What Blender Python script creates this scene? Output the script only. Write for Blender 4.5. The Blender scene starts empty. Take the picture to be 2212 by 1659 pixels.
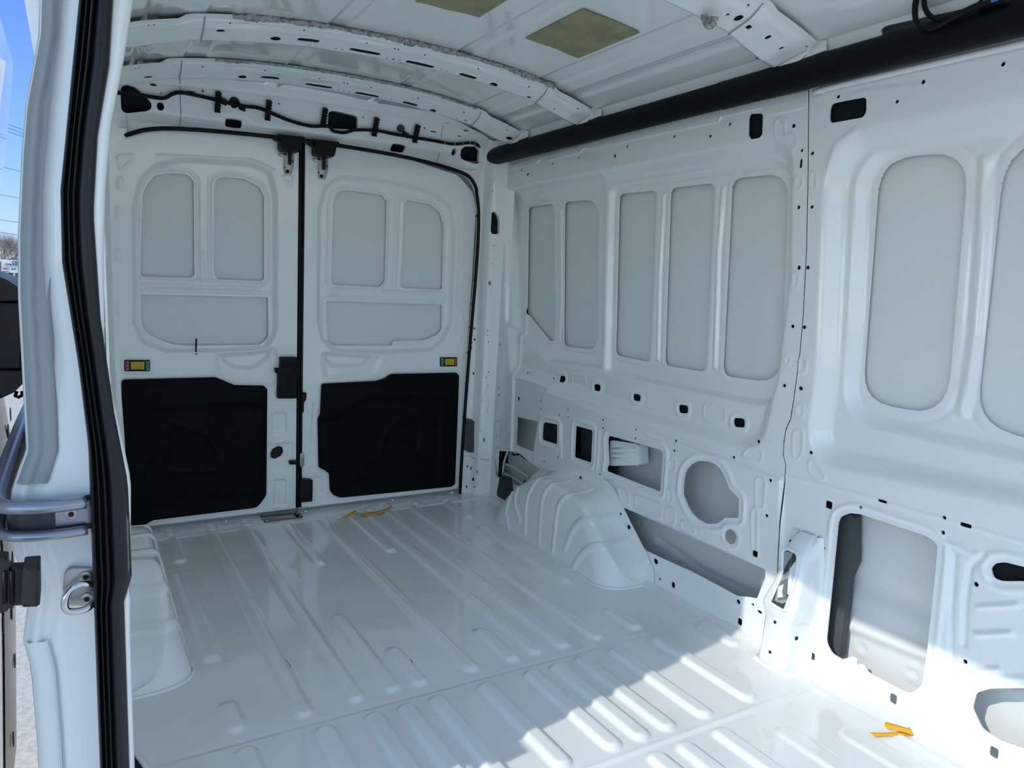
import bpy, bmesh, math, random
import numpy as np
from mathutils import Vector
random.seed(4)
# ============ camera, sky, sun, exposure ============
SC = bpy.context.scene
CAM = (3.345, -.919, 1.071); YAW, PIT, ROL, FPX = math.radians(149.53), math.radians(-7.61), math.radians(1.965), 1615.0
_c = np.array(CAM)
_fw = np.array([math.cos(PIT)*math.cos(YAW), math.cos(PIT)*math.sin(YAW), math.sin(PIT)])
_r0 = np.cross(_fw, [0, 0, 1]); _r0 /= np.linalg.norm(_r0); _u0 = np.cross(_r0, _fw)
_r = math.cos(ROL)*_r0 + math.sin(ROL)*_u0; _u = -math.sin(ROL)*_r0 + math.cos(ROL)*_u0
from mathutils import Matrix
cd = bpy.data.cameras.new('camera'); cam = bpy.data.objects.new('camera', cd); SC.collection.objects.link(cam)
cam.matrix_world = Matrix(((_r[0], _u[0], -_fw[0], CAM[0]), (_r[1], _u[1], -_fw[1], CAM[1]), (_r[2], _u[2], -_fw[2], CAM[2]), (0, 0, 0, 1)))
cd.sensor_fit = 'HORIZONTAL'; cd.sensor_width = 36; cd.lens = 36*FPX/2212; cd.clip_start = .02; cd.clip_end = 800
SC.camera = cam
SUN = Vector((-.178, 1.0, -.708)).normalized()
w = bpy.data.worlds.new('sky'); SC.world = w; w.use_nodes = True
nt = w.node_tree; bg = nt.nodes['Background']
sky = nt.nodes.new('ShaderNodeTexSky'); sky.sky_type = 'NISHITA'; sky.sun_disc = False
sky.sun_elevation = math.asin(-SUN.z); sky.sun_rotation = math.atan2(-SUN.x, -SUN.y)
sky.air_density = 1.15; sky.dust_density = .15; sky.ozone_density = 2.0
_tc = nt.nodes.new('ShaderNodeTexCoord'); _vm = nt.nodes.new('ShaderNodeVectorMath'); _vm.operation = 'DOT_PRODUCT'; _vm.inputs[1].default_value = (-1, 0, 0)
nt.links.new(_tc.outputs['Generated'], _vm.inputs[0]); _mr = nt.nodes.new('ShaderNodeMapRange'); _mr.interpolation_type = 'SMOOTHSTEP'
_mr.inputs[1].default_value = .35; _mr.inputs[2].default_value = .92; nt.links.new(_vm.outputs['Value'], _mr.inputs[0])
_mx = nt.nodes.new('ShaderNodeMix'); _mx.data_type = 'RGBA'; _mx.blend_type = 'MULTIPLY'; _mx.inputs[7].default_value = (.46, .56, .95, 1)   # sky dimmed and blued towards the rear, left brighter elsewhere to light the inside
nt.links.new(_mr.outputs[0], _mx.inputs[0]); nt.links.new(sky.outputs[0], _mx.inputs[6])
_m2 = nt.nodes.new('ShaderNodeMix'); _m2.data_type = 'RGBA'; _m2.blend_type = 'MULTIPLY'; _m2.inputs[0].default_value = 1; _m2.inputs[7].default_value = (.87, .95, 1.06, 1)
nt.links.new(_mx.outputs[2], _m2.inputs[6]); nt.links.new(_m2.outputs[2], bg.inputs[0]); bg.inputs[1].default_value = .212
ld = bpy.data.lights.new('sun', 'SUN'); ld.energy = 2.3; ld.angle = math.radians(.6); ld.color = (1, .955, .87)
lo = bpy.data.objects.new('sun', ld); SC.collection.objects.link(lo); lo.rotation_euler = SUN.to_track_quat('-Z', 'Y').to_euler()
lo.location = (3, -6, 6)
vs_ = SC.view_settings; vs_.view_transform = 'Standard'; vs_.look = 'None'; vs_.gamma = 1; vs_.use_curve_mapping = False; vs_.exposure = 0.11
SC.cycles.max_bounces = 16; SC.cycles.diffuse_bounces = 14; SC.cycles.glossy_bounces = 6
SC.cycles.sample_clamp_indirect = 6; SC.cycles.use_denoising = True; SC.cycles.blur_glossy = .15

# ============ helpers ============
COL = SC.collection
S1, S3, SB = 740/2192, 812/2212, 740/2120
ZO = {'A1': (0, 0, S1), 'A2': (700, 0, S1), 'A3': (1400, 0, S3), 'A4': (0, 540, S1), 'A5': (700, 540, S1), 'A6': (1400, 540, S3),
      'B1': (0, 1080, SB), 'B2': (700, 1080, SB), 'B3': (1400, 1080, S3), 'P': (0, 0, 1), 'H': (200, 0, 500/2212), 'D': (1000, 940, 440/2147), 'L': (580, 280, 160/2212)}
def px(txt):
    """'A3 10,20 30,40 P 5,6' -> photograph pixels"""
    out = []; z = ZO['P']
    for t in txt.split():
        if t in ZO: z = ZO[t]
        else:
            a, b = t.split(','); out.append((z[0]+float(a)*z[2], z[1]+float(b)*z[2]))
    return out
def hit(p, n, d):
    """point where the view ray of a photograph pixel meets the plane n.x = d"""
    v = _fw + _r*(p[0]-1106)/FPX - _u*(p[1]-829.5)/FPX
    n = np.array(n, float); t = (d - n@_c)/(n@v)
    return _c + t*v
YW = .87                                                # wall panel plane
def W(txt, off=0.): return [(h[0], h[2]) for h in (hit(p, (0, 1, 0), YW+off) for p in px(txt))]
def Fl(txt, z=0.): return [(h[0], h[1]) for h in (hit(p, (0, 0, 1), z) for p in px(txt))]
def Dr(txt, off=0.): return [(h[1], h[2]) for h in (hit(p, (1, 0, -.05), .01-off) for p in px(txt))]
def Hd(txt): return [(h[1], h[2]) for h in (hit(p, (1, 0, -.571), .12-.571*1.65) for p in px(txt))]
def Pi(txt): return [(h[1], h[2]) for h in (hit(p, (1, -.9, 0), .07-.9*.77) for p in px(txt))]

MATS = {}
def mat(name, col, rough=.4, metal=0., coat=0., coatr=.05, spec=.5, noise=None, bump=None):
    if name in MATS: return MATS[name]
    m = bpy.data.materials.new(name); m.use_nodes = True; N = m.node_tree; b = N.nodes['Principled BSDF']
    b.inputs['Base Color'].default_value = (*col, 1); b.inputs['Roughness'].default_value = rough
    b.inputs['Metallic'].default_value = metal; b.inputs['Coat Weight'].default_value = coat
    b.inputs['Coat Roughness'].default_value = coatr; b.inputs['Specular IOR Level'].default_value = spec
    tc = N.nodes.new('ShaderNodeTexCoord')
    if noise:                                           # (scale, second colour, lo, hi)
        t = N.nodes.new('ShaderNodeTexNoise'); t.inputs['Scale'].default_value = noise[0]; t.inputs['Detail'].default_value = 6
        N.links.new(tc.outputs['Object'], t.inputs['Vector'])
        r = N.nodes.new('ShaderNodeMapRange'); r.inputs[1].default_value = noise[2]; r.inputs[2].default_value = noise[3]
        N.links.new(t.outputs['Fac'], r.inputs[0])
        x = N.nodes.new('ShaderNodeMix'); x.data_type = 'RGBA'; x.inputs[6].default_value = (*col, 1); x.inputs[7].default_value = (*noise[1], 1)
        N.links.new(r.outputs[0], x.inputs[0]); N.links.new(x.outputs[2], b.inputs['Base Color'])
    if bump:                                            # (scale, strength, distance)
        t = N.nodes.new('ShaderNodeTexNoise'); t.inputs['Scale'].default_value = bump[0]; t.inputs['Detail'].default_value = 3
        N.links.new(tc.outputs['Object'], t.inputs['Vector'])
        u = N.nodes.new('ShaderNodeBump'); u.inputs['Strength'].default_value = bump[1]; u.inputs['Distance'].default_value = bump[2]
        N.links.new(t.outputs['Fac'], u.inputs['Height']); N.links.new(u.outputs[0], b.inputs['Normal']); N.links.new(u.outputs[0], b.inputs['Coat Normal'])
    MATS[name] = m; return m
PAINT = mat('white_paint', (.875, .895, .885), .30, coat=1., coatr=.045, bump=(3, .12, .004))
FLOORM = mat('floor_paint', (.875, .89, .88), .40, spec=.3, coat=.9, coatr=.05, noise=(5, (.79, .81, .80), .5, .75), bump=(5, .12, .004))
SKIN = mat('skin_paint', (.77, .79, .79), .6, coat=.1, coatr=.3)
SKINL = mat('skin_undercoat', (.60, .64, .67), .55, noise=(60, (.50, .54, .58), .45, .65))
BLACK = mat('black_plastic', (.0045, .005, .0058), .5, spec=.2, bump=(260, .25, .001))
TRIM = mat('black_trim_board', (.0022, .0025, .003), .6, spec=.12, bump=(220, .2, .001))
COVER = mat('rail_cover_plastic', (.0045, .005, .0058), .5, spec=.14, bump=(300, .2, .0008))
RUBBER = mat('seal_rubber', (.004, .0045, .0055), .4, spec=.22)
LOBE = mat('seal_lobe_rubber', (.009, .010, .015), .35, spec=.4)
CAVITY_SHADE = mat('cavity_shade', (.012, .015, .018), .7, spec=.1)  # near-black in place of the unlit space behind holes and gaps
DARK = mat('dark_cavity', (.004, .004, .005), .7)
METAL = mat('zinc_metal', (.40, .39, .38), .35, metal=.9)
STEEL = mat('bright_steel', (.62, .62, .63), .15, metal=1.)
TRACKM = mat('track_metal', (.34, .36, .42), .3, metal=.7)
SEALER = mat('grey_sealer', (.33, .35, .37), .55, bump=(30, .6, .004))
FOAM = mat('foam_sealant', (.42, .43, .42), .8, noise=(90, (.22, .22, .21), .45, .6), bump=(120, 1, .004))
PAD = mat('damping_pad', (.34, .31, .17), .75, noise=(14, (.27, .25, .15), .42, .62), bump=(60, .6, .002))
TAPE = mat('yellow_tape', (.85, .43, .01), .35)
YEL = mat('yellow_lever', (.52, .37, .02), .4)
RED = mat('red_label', (.30, .03, .04), .4)
GRN = mat('green_label', (.03, .20, .13), .4)
WHT = mat('white_mark', (.85, .85, .85), .5)
GREYP = mat('grey_trim_plastic', (.14, .13, .13), .55, bump=(300, .3, .001))
CONC = mat('lot_concrete', (.76, .69, .56), .95, noise=(45, (.60, .53, .42), .4, .65))
BARK = mat('bare_branches', (.23, .17, .14), .9)
BRUSH = mat('dry_brush', (.20, .15, .11), .95, noise=(1.5, (.09, .08, .05), .4, .6))
SIGNW = mat('sign_white', (.82, .83, .84), .4)
SIGNB = mat('sign_navy', (.02, .05, .14), .4)
SIGNL = mat('sign_blue', (.10, .22, .60), .4)
BROWNREFL = mat('ground_reflection', (.30, .22, .17), .35, metal=.4)  # brown of the ground mirrored in the door, set as base colour
LABELB = mat('connector_label', (.05, .22, .50), .4)

def tag(o, label=None, cat=None, group=None, kind=None):
    for k, v in (('label', label), ('category', cat), ('group', group), ('kind', kind)):
        if v: o[k] = v
    return o
def empty(name, loc=(0, 0, 0)):
    o = bpy.data.objects.new(name, None); COL.objects.link(o); o.location = loc; o.empty_display_size = .05; return o
def obj(name, verts, faces, m, parent=None, smooth=True, sharp=None):
    me = bpy.data.meshes.new(name); me.from_pydata([tuple(map(float, v)) for v in verts], [], faces); me.materials.append(m)
    if smooth: me.polygons.foreach_set('use_smooth', [True]*len(me.polygons))
    me.update()
    if sharp: me.set_sharp_from_angle(angle=math.radians(sharp))
    o = bpy.data.objects.new(name, me); COL.objects.link(o)
    if parent:
        o.parent = parent
        if any(abs(c) > 1e-9 for c in parent.location): o.matrix_parent_inverse = Matrix.Translation(-parent.location)
    return o
def bmobj(name, bm, m, parent=None, smooth=False, sharp=None):
    bmesh.ops.recalc_face_normals(bm, faces=bm.faces)
    me = bpy.data.meshes.new(name); bm.to_mesh(me); bm.free(); me.materials.append(m)
    if smooth or sharp: me.polygons.foreach_set('use_smooth', [True]*len(me.polygons))
    if sharp: me.set_sharp_from_angle(angle=math.radians(sharp))
    o = bpy.data.objects.new(name, me); COL.objects.link(o)
    if parent:
        o.parent = parent
        if any(abs(c) > 1e-9 for c in parent.location): o.matrix_parent_inverse = Matrix.Translation(-parent.location)
    return o
def fil(pts, r, n=5):
    """round the corners of a polygon; r one radius or a list"""
    out = []; N = len(pts)
    for i in range(N):
        p = np.array(pts[i], float); a = np.array(pts[i-1], float)-p; b = np.array(pts[(i+1) % N], float)-p
        la, lb = np.linalg.norm(a), np.linalg.norm(b); rr = r[i] if isinstance(r, (list, tuple)) else r
        if la < 1e-9 or lb < 1e-9: continue
        a /= la; b /= lb; ang = math.acos(max(-1, min(1, a@b)))
        if rr <= 0 or ang > 3.08: out.append(tuple(p)); continue
        t = min(rr/math.tan(ang/2), .45*la, .45*lb)
        p0, p1 = p+a*t, p+b*t
        for k in range(n+1):
            s = k/n; out.append(tuple((1-s)**2*p0+2*s*(1-s)*p+s*s*p1))
    return out
def sdpoly(P, X, Y, margin=.2):
    """signed distance to a polygon (negative inside), large outside the margin"""
    P = np.array(P); D = np.full(X.shape, 9.)
    x0, y0 = P.min(0)-margin; x1, y1 = P.max(0)+margin
    M = (X > x0) & (X < x1) & (Y > y0) & (Y < y1)
    if not M.any(): return D
    x, y = X[M], Y[M]; d = np.full(x.shape, 81.); s = np.ones(x.shape)
    Q = np.roll(P, 1, 0)
    for (ax, ay), (bx, by) in zip(P, Q):
        ex, ey = bx-ax, by-ay; wx, wy = x-ax, y-ay; L = ex*ex+ey*ey
        if L < 1e-14: continue
        t = np.clip((wx*ex+wy*ey)/L, 0, 1); d = np.minimum(d, (wx-ex*t)**2+(wy-ey*t)**2)
        c1 = y >= ay; c2 = y < by; c3 = ex*wy > ey*wx
        f = (c1 & c2 & c3) | (~c1 & ~c2 & ~c3); s = np.where(f, -s, s)
    D[M] = s*np.sqrt(d); return D
def sdline(P, X, Y, margin=.06):
    P = np.array(P); D = np.full(X.shape, 9.)
    x0, y0 = P.min(0)-margin; x1, y1 = P.max(0)+margin
    M = (X > x0) & (X < x1) & (Y > y0) & (Y < y1)
    if not M.any(): return D
    x, y = X[M], Y[M]; d = np.full(x.shape, 81.)
    for (ax, ay), (bx, by) in zip(P[:-1], P[1:]):
        ex, ey = bx-ax, by-ay; wx, wy = x-ax, y-ay; L = ex*ex+ey*ey+1e-14
        t = np.clip((wx*ex+wy*ey)/L, 0, 1); d = np.minimum(d, (wx-ex*t)**2+(wy-ey*t)**2)
    D[M] = np.sqrt(d); return D
def sm(t): t = np.clip(t, 0, 1); return t*t*(3-2*t)
def heights(U, V, feats):
    """pressed features: ('pocket', poly, depth, ramp) ('line', pts, depth, halfwidth) ('ring', poly, dist, depth, halfwidth) ('fn', f)"""
    H = np.zeros(U.shape)
    for f in feats:
        if f[0] == 'pocket': H += f[2]*sm(-sdpoly(f[1], U, V, .01)/f[3])
        elif f[0] == 'line': H += f[2]*sm(1-np.abs(sdline(f[1], U, V))/f[3])
        elif f[0] == 'ring': H += f[3]*sm(1-np.abs(sdpoly(f[1], U, V, f[2]+f[4]+.01)-f[2])/f[4])
        elif f[0] == 'fn': H += f[1](U, V)
    return H
def sheet(name, us, vs, feats, surf, m, holes=(), keep=None, small=(), parent=None, rim=.004):
    """pressed sheet-metal panel: a height grid with cut-outs clipped exactly and drilled small holes"""
    us = np.asarray(us); vs = np.asarray(vs); nu, nv = len(us), len(vs)
    U, V = np.meshgrid(us, vs, indexing='ij'); H = heights(U, V, feats)
    K = np.full(U.shape, 9.)
    for h in holes: K = np.minimum(K, sdpoly(h[1], U, V, .06)-h[0] if isinstance(h, tuple) else sdpoly(h, U, V, .03))
    if keep is not None: K = np.minimum(K, -sdpoly(keep, U, V, 9))
    K = np.where(np.abs(K) < 2e-4, 2e-4, K)
    vu = list(U.ravel()); vv = list(V.ravel()); vh = list(H.ravel())
    vid = lambda i, j: i*nv+j
    blocked = np.zeros((nu-1, nv-1), bool); pos = K > 0
    cellpos = pos[:-1, :-1] & pos[1:, :-1] & pos[1:, 1:] & pos[:-1, 1:]
    cellneg = ~(pos[:-1, :-1] | pos[1:, :-1] | pos[1:, 1:] | pos[:-1, 1:])
    faces = []; rimE = []
    for (cu, cv, ru, rv, kind) in small:
        i0 = np.searchsorted(us, cu-ru*1.1)-1; i1 = np.searchsorted(us, cu+ru*1.1); j0 = np.searchsorted(vs, cv-rv*1.1)-1; j1 = np.searchsorted(vs, cv+rv*1.1)
        if i0 < 0 or j0 < 0 or i1 >= nu or j1 >= nv: continue
        if blocked[i0:i1, j0:j1].any() or not cellpos[i0:i1, j0:j1].all(): continue
        blocked[i0:i1, j0:j1] = True
        hc = float(H[i0:i1+1, j0:j1+1].mean())
        outer = [vid(i, j0) for i in range(i0, i1)]+[vid(i1, j) for j in range(j0, j1)]+[vid(i, j1) for i in range(i1, i0, -1)]+[vid(i0, j) for j in range(j1, j0, -1)]
        n = 14 if kind == 'o' else 16; inner = []
        for k in range(n):
            a = 2*math.pi*k/n+.01; c, s = math.cos(a), math.sin(a)
            if kind == 's':
                q = 1/max(abs(c), abs(s)); q = min(q, 1.25); c, s = c*q, s*q
            vu.append(cu+ru*c); vv.append(cv+rv*s); vh.append(hc); inner.append(len(vu)-1)
        ang = lambda q: math.atan2((vv[q]-cv)/max(rv, 1e-4), (vu[q]-cu)/max(ru, 1e-4)) % (2*math.pi)
        outer.sort(key=ang); inner.sort(key=ang); no, ni = len(outer), len(inner); a = b = 0
        while a < no or b < ni:
            ao = ang(outer[a % no])+2*math.pi*(a//no); bo = ang(inner[b % ni])+2*math.pi*(b//ni)
            if b >= ni or (a < no and ao <= bo): faces.append((outer[a % no], outer[(a+1) % no], inner[b % ni])); a += 1
            else: faces.append((inner[b % ni], outer[a % no], inner[(b+1) % ni])); b += 1
        for k in range(ni): rimE.append((inner[k], inner[(k+1) % ni]))
    I, J = np.nonzero(cellpos & ~blocked)
    base = I*nv+J
    faces += list(zip(base.tolist(), (base+nv).tolist(), (base+nv+1).tolist(), (base+1).tolist()))
    cache = {}
    def cross(p, q):
        k = (min(p, q), max(p, q))
        if k not in cache:
            a, b = k; ka, kb = K[a//nv, a % nv], K[b//nv, b % nv]; t = ka/(ka-kb)
            vu.append(vu[a]+(vu[b]-vu[a])*t); vv.append(vv[a]+(vv[b]-vv[a])*t); vh.append(vh[a]+(vh[b]-vh[a])*t); cache[k] = len(vu)-1
        return cache[k]
    for i, j in zip(*np.nonzero(~cellpos & ~cellneg & ~blocked)):
        c = [(i, j), (i+1, j), (i+1, j+1), (i, j+1)]; poly = []; cr = []
        for k in range(4):
            p, q = c[k], c[(k+1) % 4]; pp, pq = pos[p], pos[q]
            if pp: poly.append(vid(*p))
            if pp != pq: x = cross(vid(*p), vid(*q)); poly.append(x); cr.append(x)
        if len(poly) > 2: faces.append(tuple(poly))
        if len(cr) == 2: rimE.append(tuple(cr))
    vu, vv, vh = np.array(vu), np.array(vv), np.array(vh)
    P = np.stack(surf(vu, vv, vh), -1)
    if rim and rimE:
        idx = sorted({q for e in rimE for q in e}); mp = {q: k for k, q in enumerate(idx)}; a = np.array(idx)
        base0 = len(P); P0 = P[a]; P1 = np.stack(surf(vu[a], vv[a], vh[a]+rim), -1); P = np.concatenate([P, P0, P1]); n = len(a)
        faces += [(base0+mp[p], base0+mp[q], base0+n+mp[q], base0+n+mp[p]) for p, q in rimE]
    used = np.zeros(len(P), bool)
    for f in faces:
        for q in f: used[q] = True
    re = np.cumsum(used)-1; P = P[used]
    faces = [tuple(int(re[q]) for q in f) for f in faces]
    return obj(name, P.tolist(), faces, m, parent, True)
def loft(name, secs, m, parent=None, closed=False, caps=False, smooth=True, sharp=None):
    n = len(secs[0]); v = [p for s in secs for p in s]; f = []
    for i in range(len(secs)-1):
        for j in range(n if closed else n-1):
            a, b = i*n+j, i*n+(j+1) % n; f.append((a, b, b+n, a+n))
    if caps: f.append(tuple(range(n))[::-1]); f.append(tuple((len(secs)-1)*n+k for k in range(n)))
    return obj(name, v, f, m, parent, smooth, sharp)
def catm(pts, n=6):
    P = [np.array(p, float) for p in pts]; P = [2*P[0]-P[1]]+P+[2*P[-1]-P[-2]]; out = []
    for i in range(1, len(P)-2):
        for k in range(n):
            t = k/n; out.append(.5*(2*P[i]+(P[i+1]-P[i-1])*t+(2*P[i-1]-5*P[i]+4*P[i+1]-P[i+2])*t*t+(3*P[i]-P[i-1]-3*P[i+1]+P[i+2])*t**3))
    out.append(P[-2]); return out
def tube(name, pts, r, m, parent=None, seg=10, smoothn=6, closed=False, flat=None, jitter=0):
    P = catm(pts, smoothn) if smoothn else [np.array(p, float) for p in pts]; secs = []; up = np.array([0, 0, 1.])
    N = len(P); pu = None
    for i in range(N):
        if closed: t = P[(i+1) % N]-P[i-1]
        else: t = P[min(i+1, N-1)]-P[max(i-1, 0)]
        t = t/(np.linalg.norm(t)+1e-12)
        if pu is None: a = np.cross(t, up) if abs(t@up) < .95 else np.cross(t, [1, 0, 0.])
        else: a = pu-t*(pu@t)
        a /= np.linalg.norm(a)+1e-12; pu = a; b = np.cross(t, a); rr = (r(i/(N-1)) if callable(r) else r)*(1+random.uniform(-jitter, jitter))
        ra, rb = (rr*flat, rr) if flat else (rr, rr)
        secs.append([tuple(P[i]+a*ra*math.cos(2*math.pi*k/seg)+b*rb*math.sin(2*math.pi*k/seg)) for k in range(seg)])
    if closed: secs.append(secs[0])
    return loft(name, secs, m, parent, closed=True, caps=not closed)
def box(name, lo, hi, m, parent=None, bev=.003, fr=None, seg=2):
    """bevelled box; fr=(origin, ax, ay, az) gives its own frame"""
    bm = bmesh.new(); bmesh.ops.create_cube(bm, size=1)
    for v in bm.verts: v.co = Vector([(lo[k]+hi[k])/2+v.co[k]*(hi[k]-lo[k]) for k in range(3)])
    if bev: bmesh.ops.bevel(bm, geom=bm.edges[:], offset=bev, segments=seg, affect='EDGES', profile=.6)
    if fr:
        o, a, b, c = [Vector(x) for x in fr]
        for v in bm.verts: v.co = o+a*v.co.x+b*v.co.y+c*v.co.z
    return bmobj(name, bm, m, parent, sharp=35)
def slab(name, poly, f0, f1, m, parent=None, bev=0.0, seg=2, sharp=35):
    """a plate whose outline poly (2-D) is mapped by f0 (front) and f1 (back) into space"""
    bm = bmesh.new(); a = [bm.verts.new(f0(*p)) for p in poly]; b = [bm.verts.new(f1(*p)) for p in poly]; n = len(poly)
    top = bm.faces.new(a); bm.faces.new(b[::-1])
    for k in range(n): bm.faces.new((a[k], b[k], b[(k+1) % n], a[(k+1) % n]))
    if bev: bmesh.ops.bevel(bm, geom=list(top.edges), offset=bev, segments=seg, affect='EDGES', profile=.5)
    return bmobj(name, bm, m, parent, sharp=sharp)
def disc(name, c, n, r, h, m, parent=None, seg=16, bev=0.0):
    n = Vector(n).normalized(); a = n.orthogonal().normalized(); b = n.cross(a); c = Vector(c)
    pts = [(r*math.cos(2*math.pi*k/seg), r*math.sin(2*math.pi*k/seg)) for k in range(seg)]
    return slab(name, pts, lambda x, y: c+a*x+b*y+n*h, lambda x, y: c+a*x+b*y, m, parent, bev)
def join(os, name=None):
    a = os[0]; v = []; f = []
    for o in os:
        b = len(v); v += [tuple(q.co) for q in o.data.vertices]; f += [tuple(b+k for k in p.vertices) for p in o.data.polygons]
    m = a.data.materials[0]; par = a.parent; nm = name or a.name
    for o in os: d = o.data; bpy.data.objects.remove(o); bpy.data.meshes.remove(d)
    o = obj(nm, v, f, m, par, True, 35); return o
def sh(txt, plane, kind='o', r=None):
    """small holes from 'x,y,rx,ry' photograph entries on a plane mapper -> (u, v, ru, rv, kind)"""
    out = []; z = 'P'
    for t in txt.split():
        if t in ZO: z = t; continue
        q = [float(k) for k in t.split(',')]; x, y = q[:2]; rx = q[2] if len(q) > 2 else 4.5/ZO[z][2]*1.; ry = q[3] if len(q) > 3 else rx
        c, e, s = plane(f'{z} {x},{y} {x+rx},{y} {x},{y+ry}')
        out.append((c[0], c[1], abs(e[0]-c[0]), abs(s[1]-c[1]), kind))
    return out
def roofz(Y): return 1.845-.1*Y*Y-.1*Y**4

# ============ structure: driver-side wall ============
POCK1 = fil(W('P 1086,408 1560,316 1724,286 1719,600 1694,800 1650,988 1400,916 1104,806', .012), [.05, 0, .11, 0, .12, .12, 0, .05], 8)
P2A = fil(W('P 1106,410 1315,373 1308,800 1190,782 1106,700', .045), [.045, .03, .03, .02, .03], 8)
P2B = fil(W('P 1321,404 1722,343 1716,600 1702,890 1311,808', .045), [.045, .09, 0, .13, .035], 8)
WIN = [fil(W(t, .053), r) for t, r in (
    ('P 1141,447 1196,440 1198,736 1188,737 1138,676', .03), ('P 1219,436 1293,431 1290,757 1217,747', [.03, .09, .06, .03]),
    ('P 1337,419 1419,411 1405,783 1329,767', .03), ('P 1448,406 1544,395 1526,804 1435,789', .03),
    ('P 1581,386 1704,373 1688,829 1560,812', [.04, .09, .09, .04]))]
WINC = [fil(W(t, .073), r) for t, r in (('P 1898,343 2092,325 2043,903 1859,865', [.09, .10, .10, .09]), ('P 2168,312 2440,262 2430,1010 2104,915', [.14, .1, .1, .10]))]
PC1 = fil(W('P 1787,290 2640,125 2640,1215 2212,1100 1742,1000 1766,797', .018), [.17, .1, .1, 0, .15, 0], 10)
PC2 = fil(W('P 1852,325 2620,185 2620,1120 2212,1003 1818,912 1836,687', .055), [.13, .1, .1, 0, .12, 0], 10)
HOLES_R = [fil(W(t), r) for t, r in (
    ('A5 1236,1068 1368,1098 1338,1290 1228,1247', .008), ('A5 1412,1098 1505,1116 1503,1243 1407,1213', [.03, .008, .008, .012]),
    ('A5 1624,1124 1731,1152 1722,1360 1614,1324', .008), ('A5 1836,1186 2005,1232 2185,1282 2166,1545 2150,1540 1820,1412 1826,1385 1834,1380 1828,1215', [.008, .004, .02, .02, .01, .02, .005, .005, .008]),
    ('A6 218,1440 219,1380 228,1320 246,1285 270,1260 300,1244 330,1239 365,1243 400,1254 428,1275 450,1302 470,1345 490,1400 515,1425 548,1460 549,1490 P 1601,1092 1600,1118 1570,1118 1562,1126 1552,1130 1541,1131 1528,1129 1513,1121 1500,1108 1490,1092 1483,1074', .006),
    ('P 1583,1142 1594,1150 1597,1162 1591,1174 1582,1175 1573,1167 1570,1154 1575,1144', .006),
    ('P 1345,1095 1500,1163 1653,1229 1653,1249 1635,1293 1620,1290 1592,1287 1500,1238 1398,1191 1350,1150', .01),
    ('P 1066,973 1108,976 1120,978 1150,1003 1170,1016 1140,1060 1070,1028', .004),
    ('A3 600,670 676,668 672,790 655,812 605,820 590,795 592,700', .01))]
HOLES_F = [fil(W(t), r) for t, r in (
    ('B3 1112,150 1125,100 1185,78 1250,86 1640,215 1698,262 1698,300 1682,470 1640,870 1608,1095 1545,1138 1500,1125 1292,1017 1262,968 1240,965 1218,985 1232,935 1195,922 1140,940 1075,905 1043,835 1070,580', [.01, .03, .03, .02, .05, .03, .01, .01, .01, .05, .03, .02, .005, .005, .005, .005, .005, .005, .01, .05, .05, .02]),
    ('P 2139,1228 2150,1217 2170,1215 2330,1255 2330,1256 2165,1256 2145,1250', .012),
    ('P 2099,1530 2108,1497 2140,1488 2215,1487 2330,1500 2330,1660 2160,1600 2120,1575', .02),
    ('A3 1068,610 1262,572 1281,580 1280,655 1262,690 1070,724 1064,700', [.02, .01, .02, .01, .02, .01, .01]))]
OVALS = [fil(W(t), .012) for t in ('A5 1471,805 1507,809 1507,850 1472,846', 'A5 1688,858 1731,864 1730,907 1689,902', 'A5 1937,921 1986,928 1984,972 1938,966',
                                   'A6 141,911 197,918 197,967 142,961', 'A6 463,989 529,996 530,1051 464,1044')]
OEMB = [fil(W(t), .02) for t in ('A5 1548,795 1636,808 1632,892 1550,878', 'A6 290,905 415,925 415,1020 290,998')]
LOWP = fil(W('P 1170,860 1182,838 1400,925 1560,985 1694,1030 1694,1247 1655,1234 1400,1118 1345,1098 1325,1040 1190,1020 1150,1005'), .02)
SEAM = W('P 1746,150 1745,200 1743,400 1740,540 1733,680 1726,760 1713,860 1706,905 1695,930 1691,960 1690,985 1695,1003 1694,1028 1687,1130 1686,1160 1684,1200 1680,1300 1690,1480 1690,1700')
FEATS = [('pocket', POCK1, .030, .052), ('pocket', P2A, .024, .018), ('pocket', P2B, .024, .019), ('pocket', LOWP, -.010, .012),
         ('pocket', PC1, .045, .056), ('pocket', PC2, .030, .032)]
for p in WIN: FEATS.append(('ring', p, .012, -.002, .007))
for p in WINC: FEATS.append(('ring', p, .03, .003, .012))
for p in OVALS: FEATS.append(('ring', p, .010, -.004, .010))
for p in OEMB: FEATS.append(('ring', p, 0, -.003, .007))
for k in (1, 2, 3, 4): FEATS.append(('ring', HOLES_R[k], .022, -.006, .012))
FEATS += [('ring', HOLES_R[5], .012, -.003, .008), ('ring', HOLES_F[0], .022, -.005, .010), ('ring', HOLES_F[1], .02, -.005, .012), ('ring', HOLES_F[2], .02, -.005, .01)]
for t, hw in (('A2 1508,1345 A5 1512,300 1497,585', .014), ('A2 2160,1290 A3 85,1150 A6 60,150 50,640', .016), ('A3 435,1110 A6 405,0 385,685', .018)):
    p = W(t, .045); FEATS += [('line', p, -.013, hw*.8), ('line', p, .004, hw*1.5)]
p = W('A3 1962,945 A6 1935,0 1900,500 1832,945', .06); FEATS += [('line', p, -.016, .026), ('line', p, .006, .045)]
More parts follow.
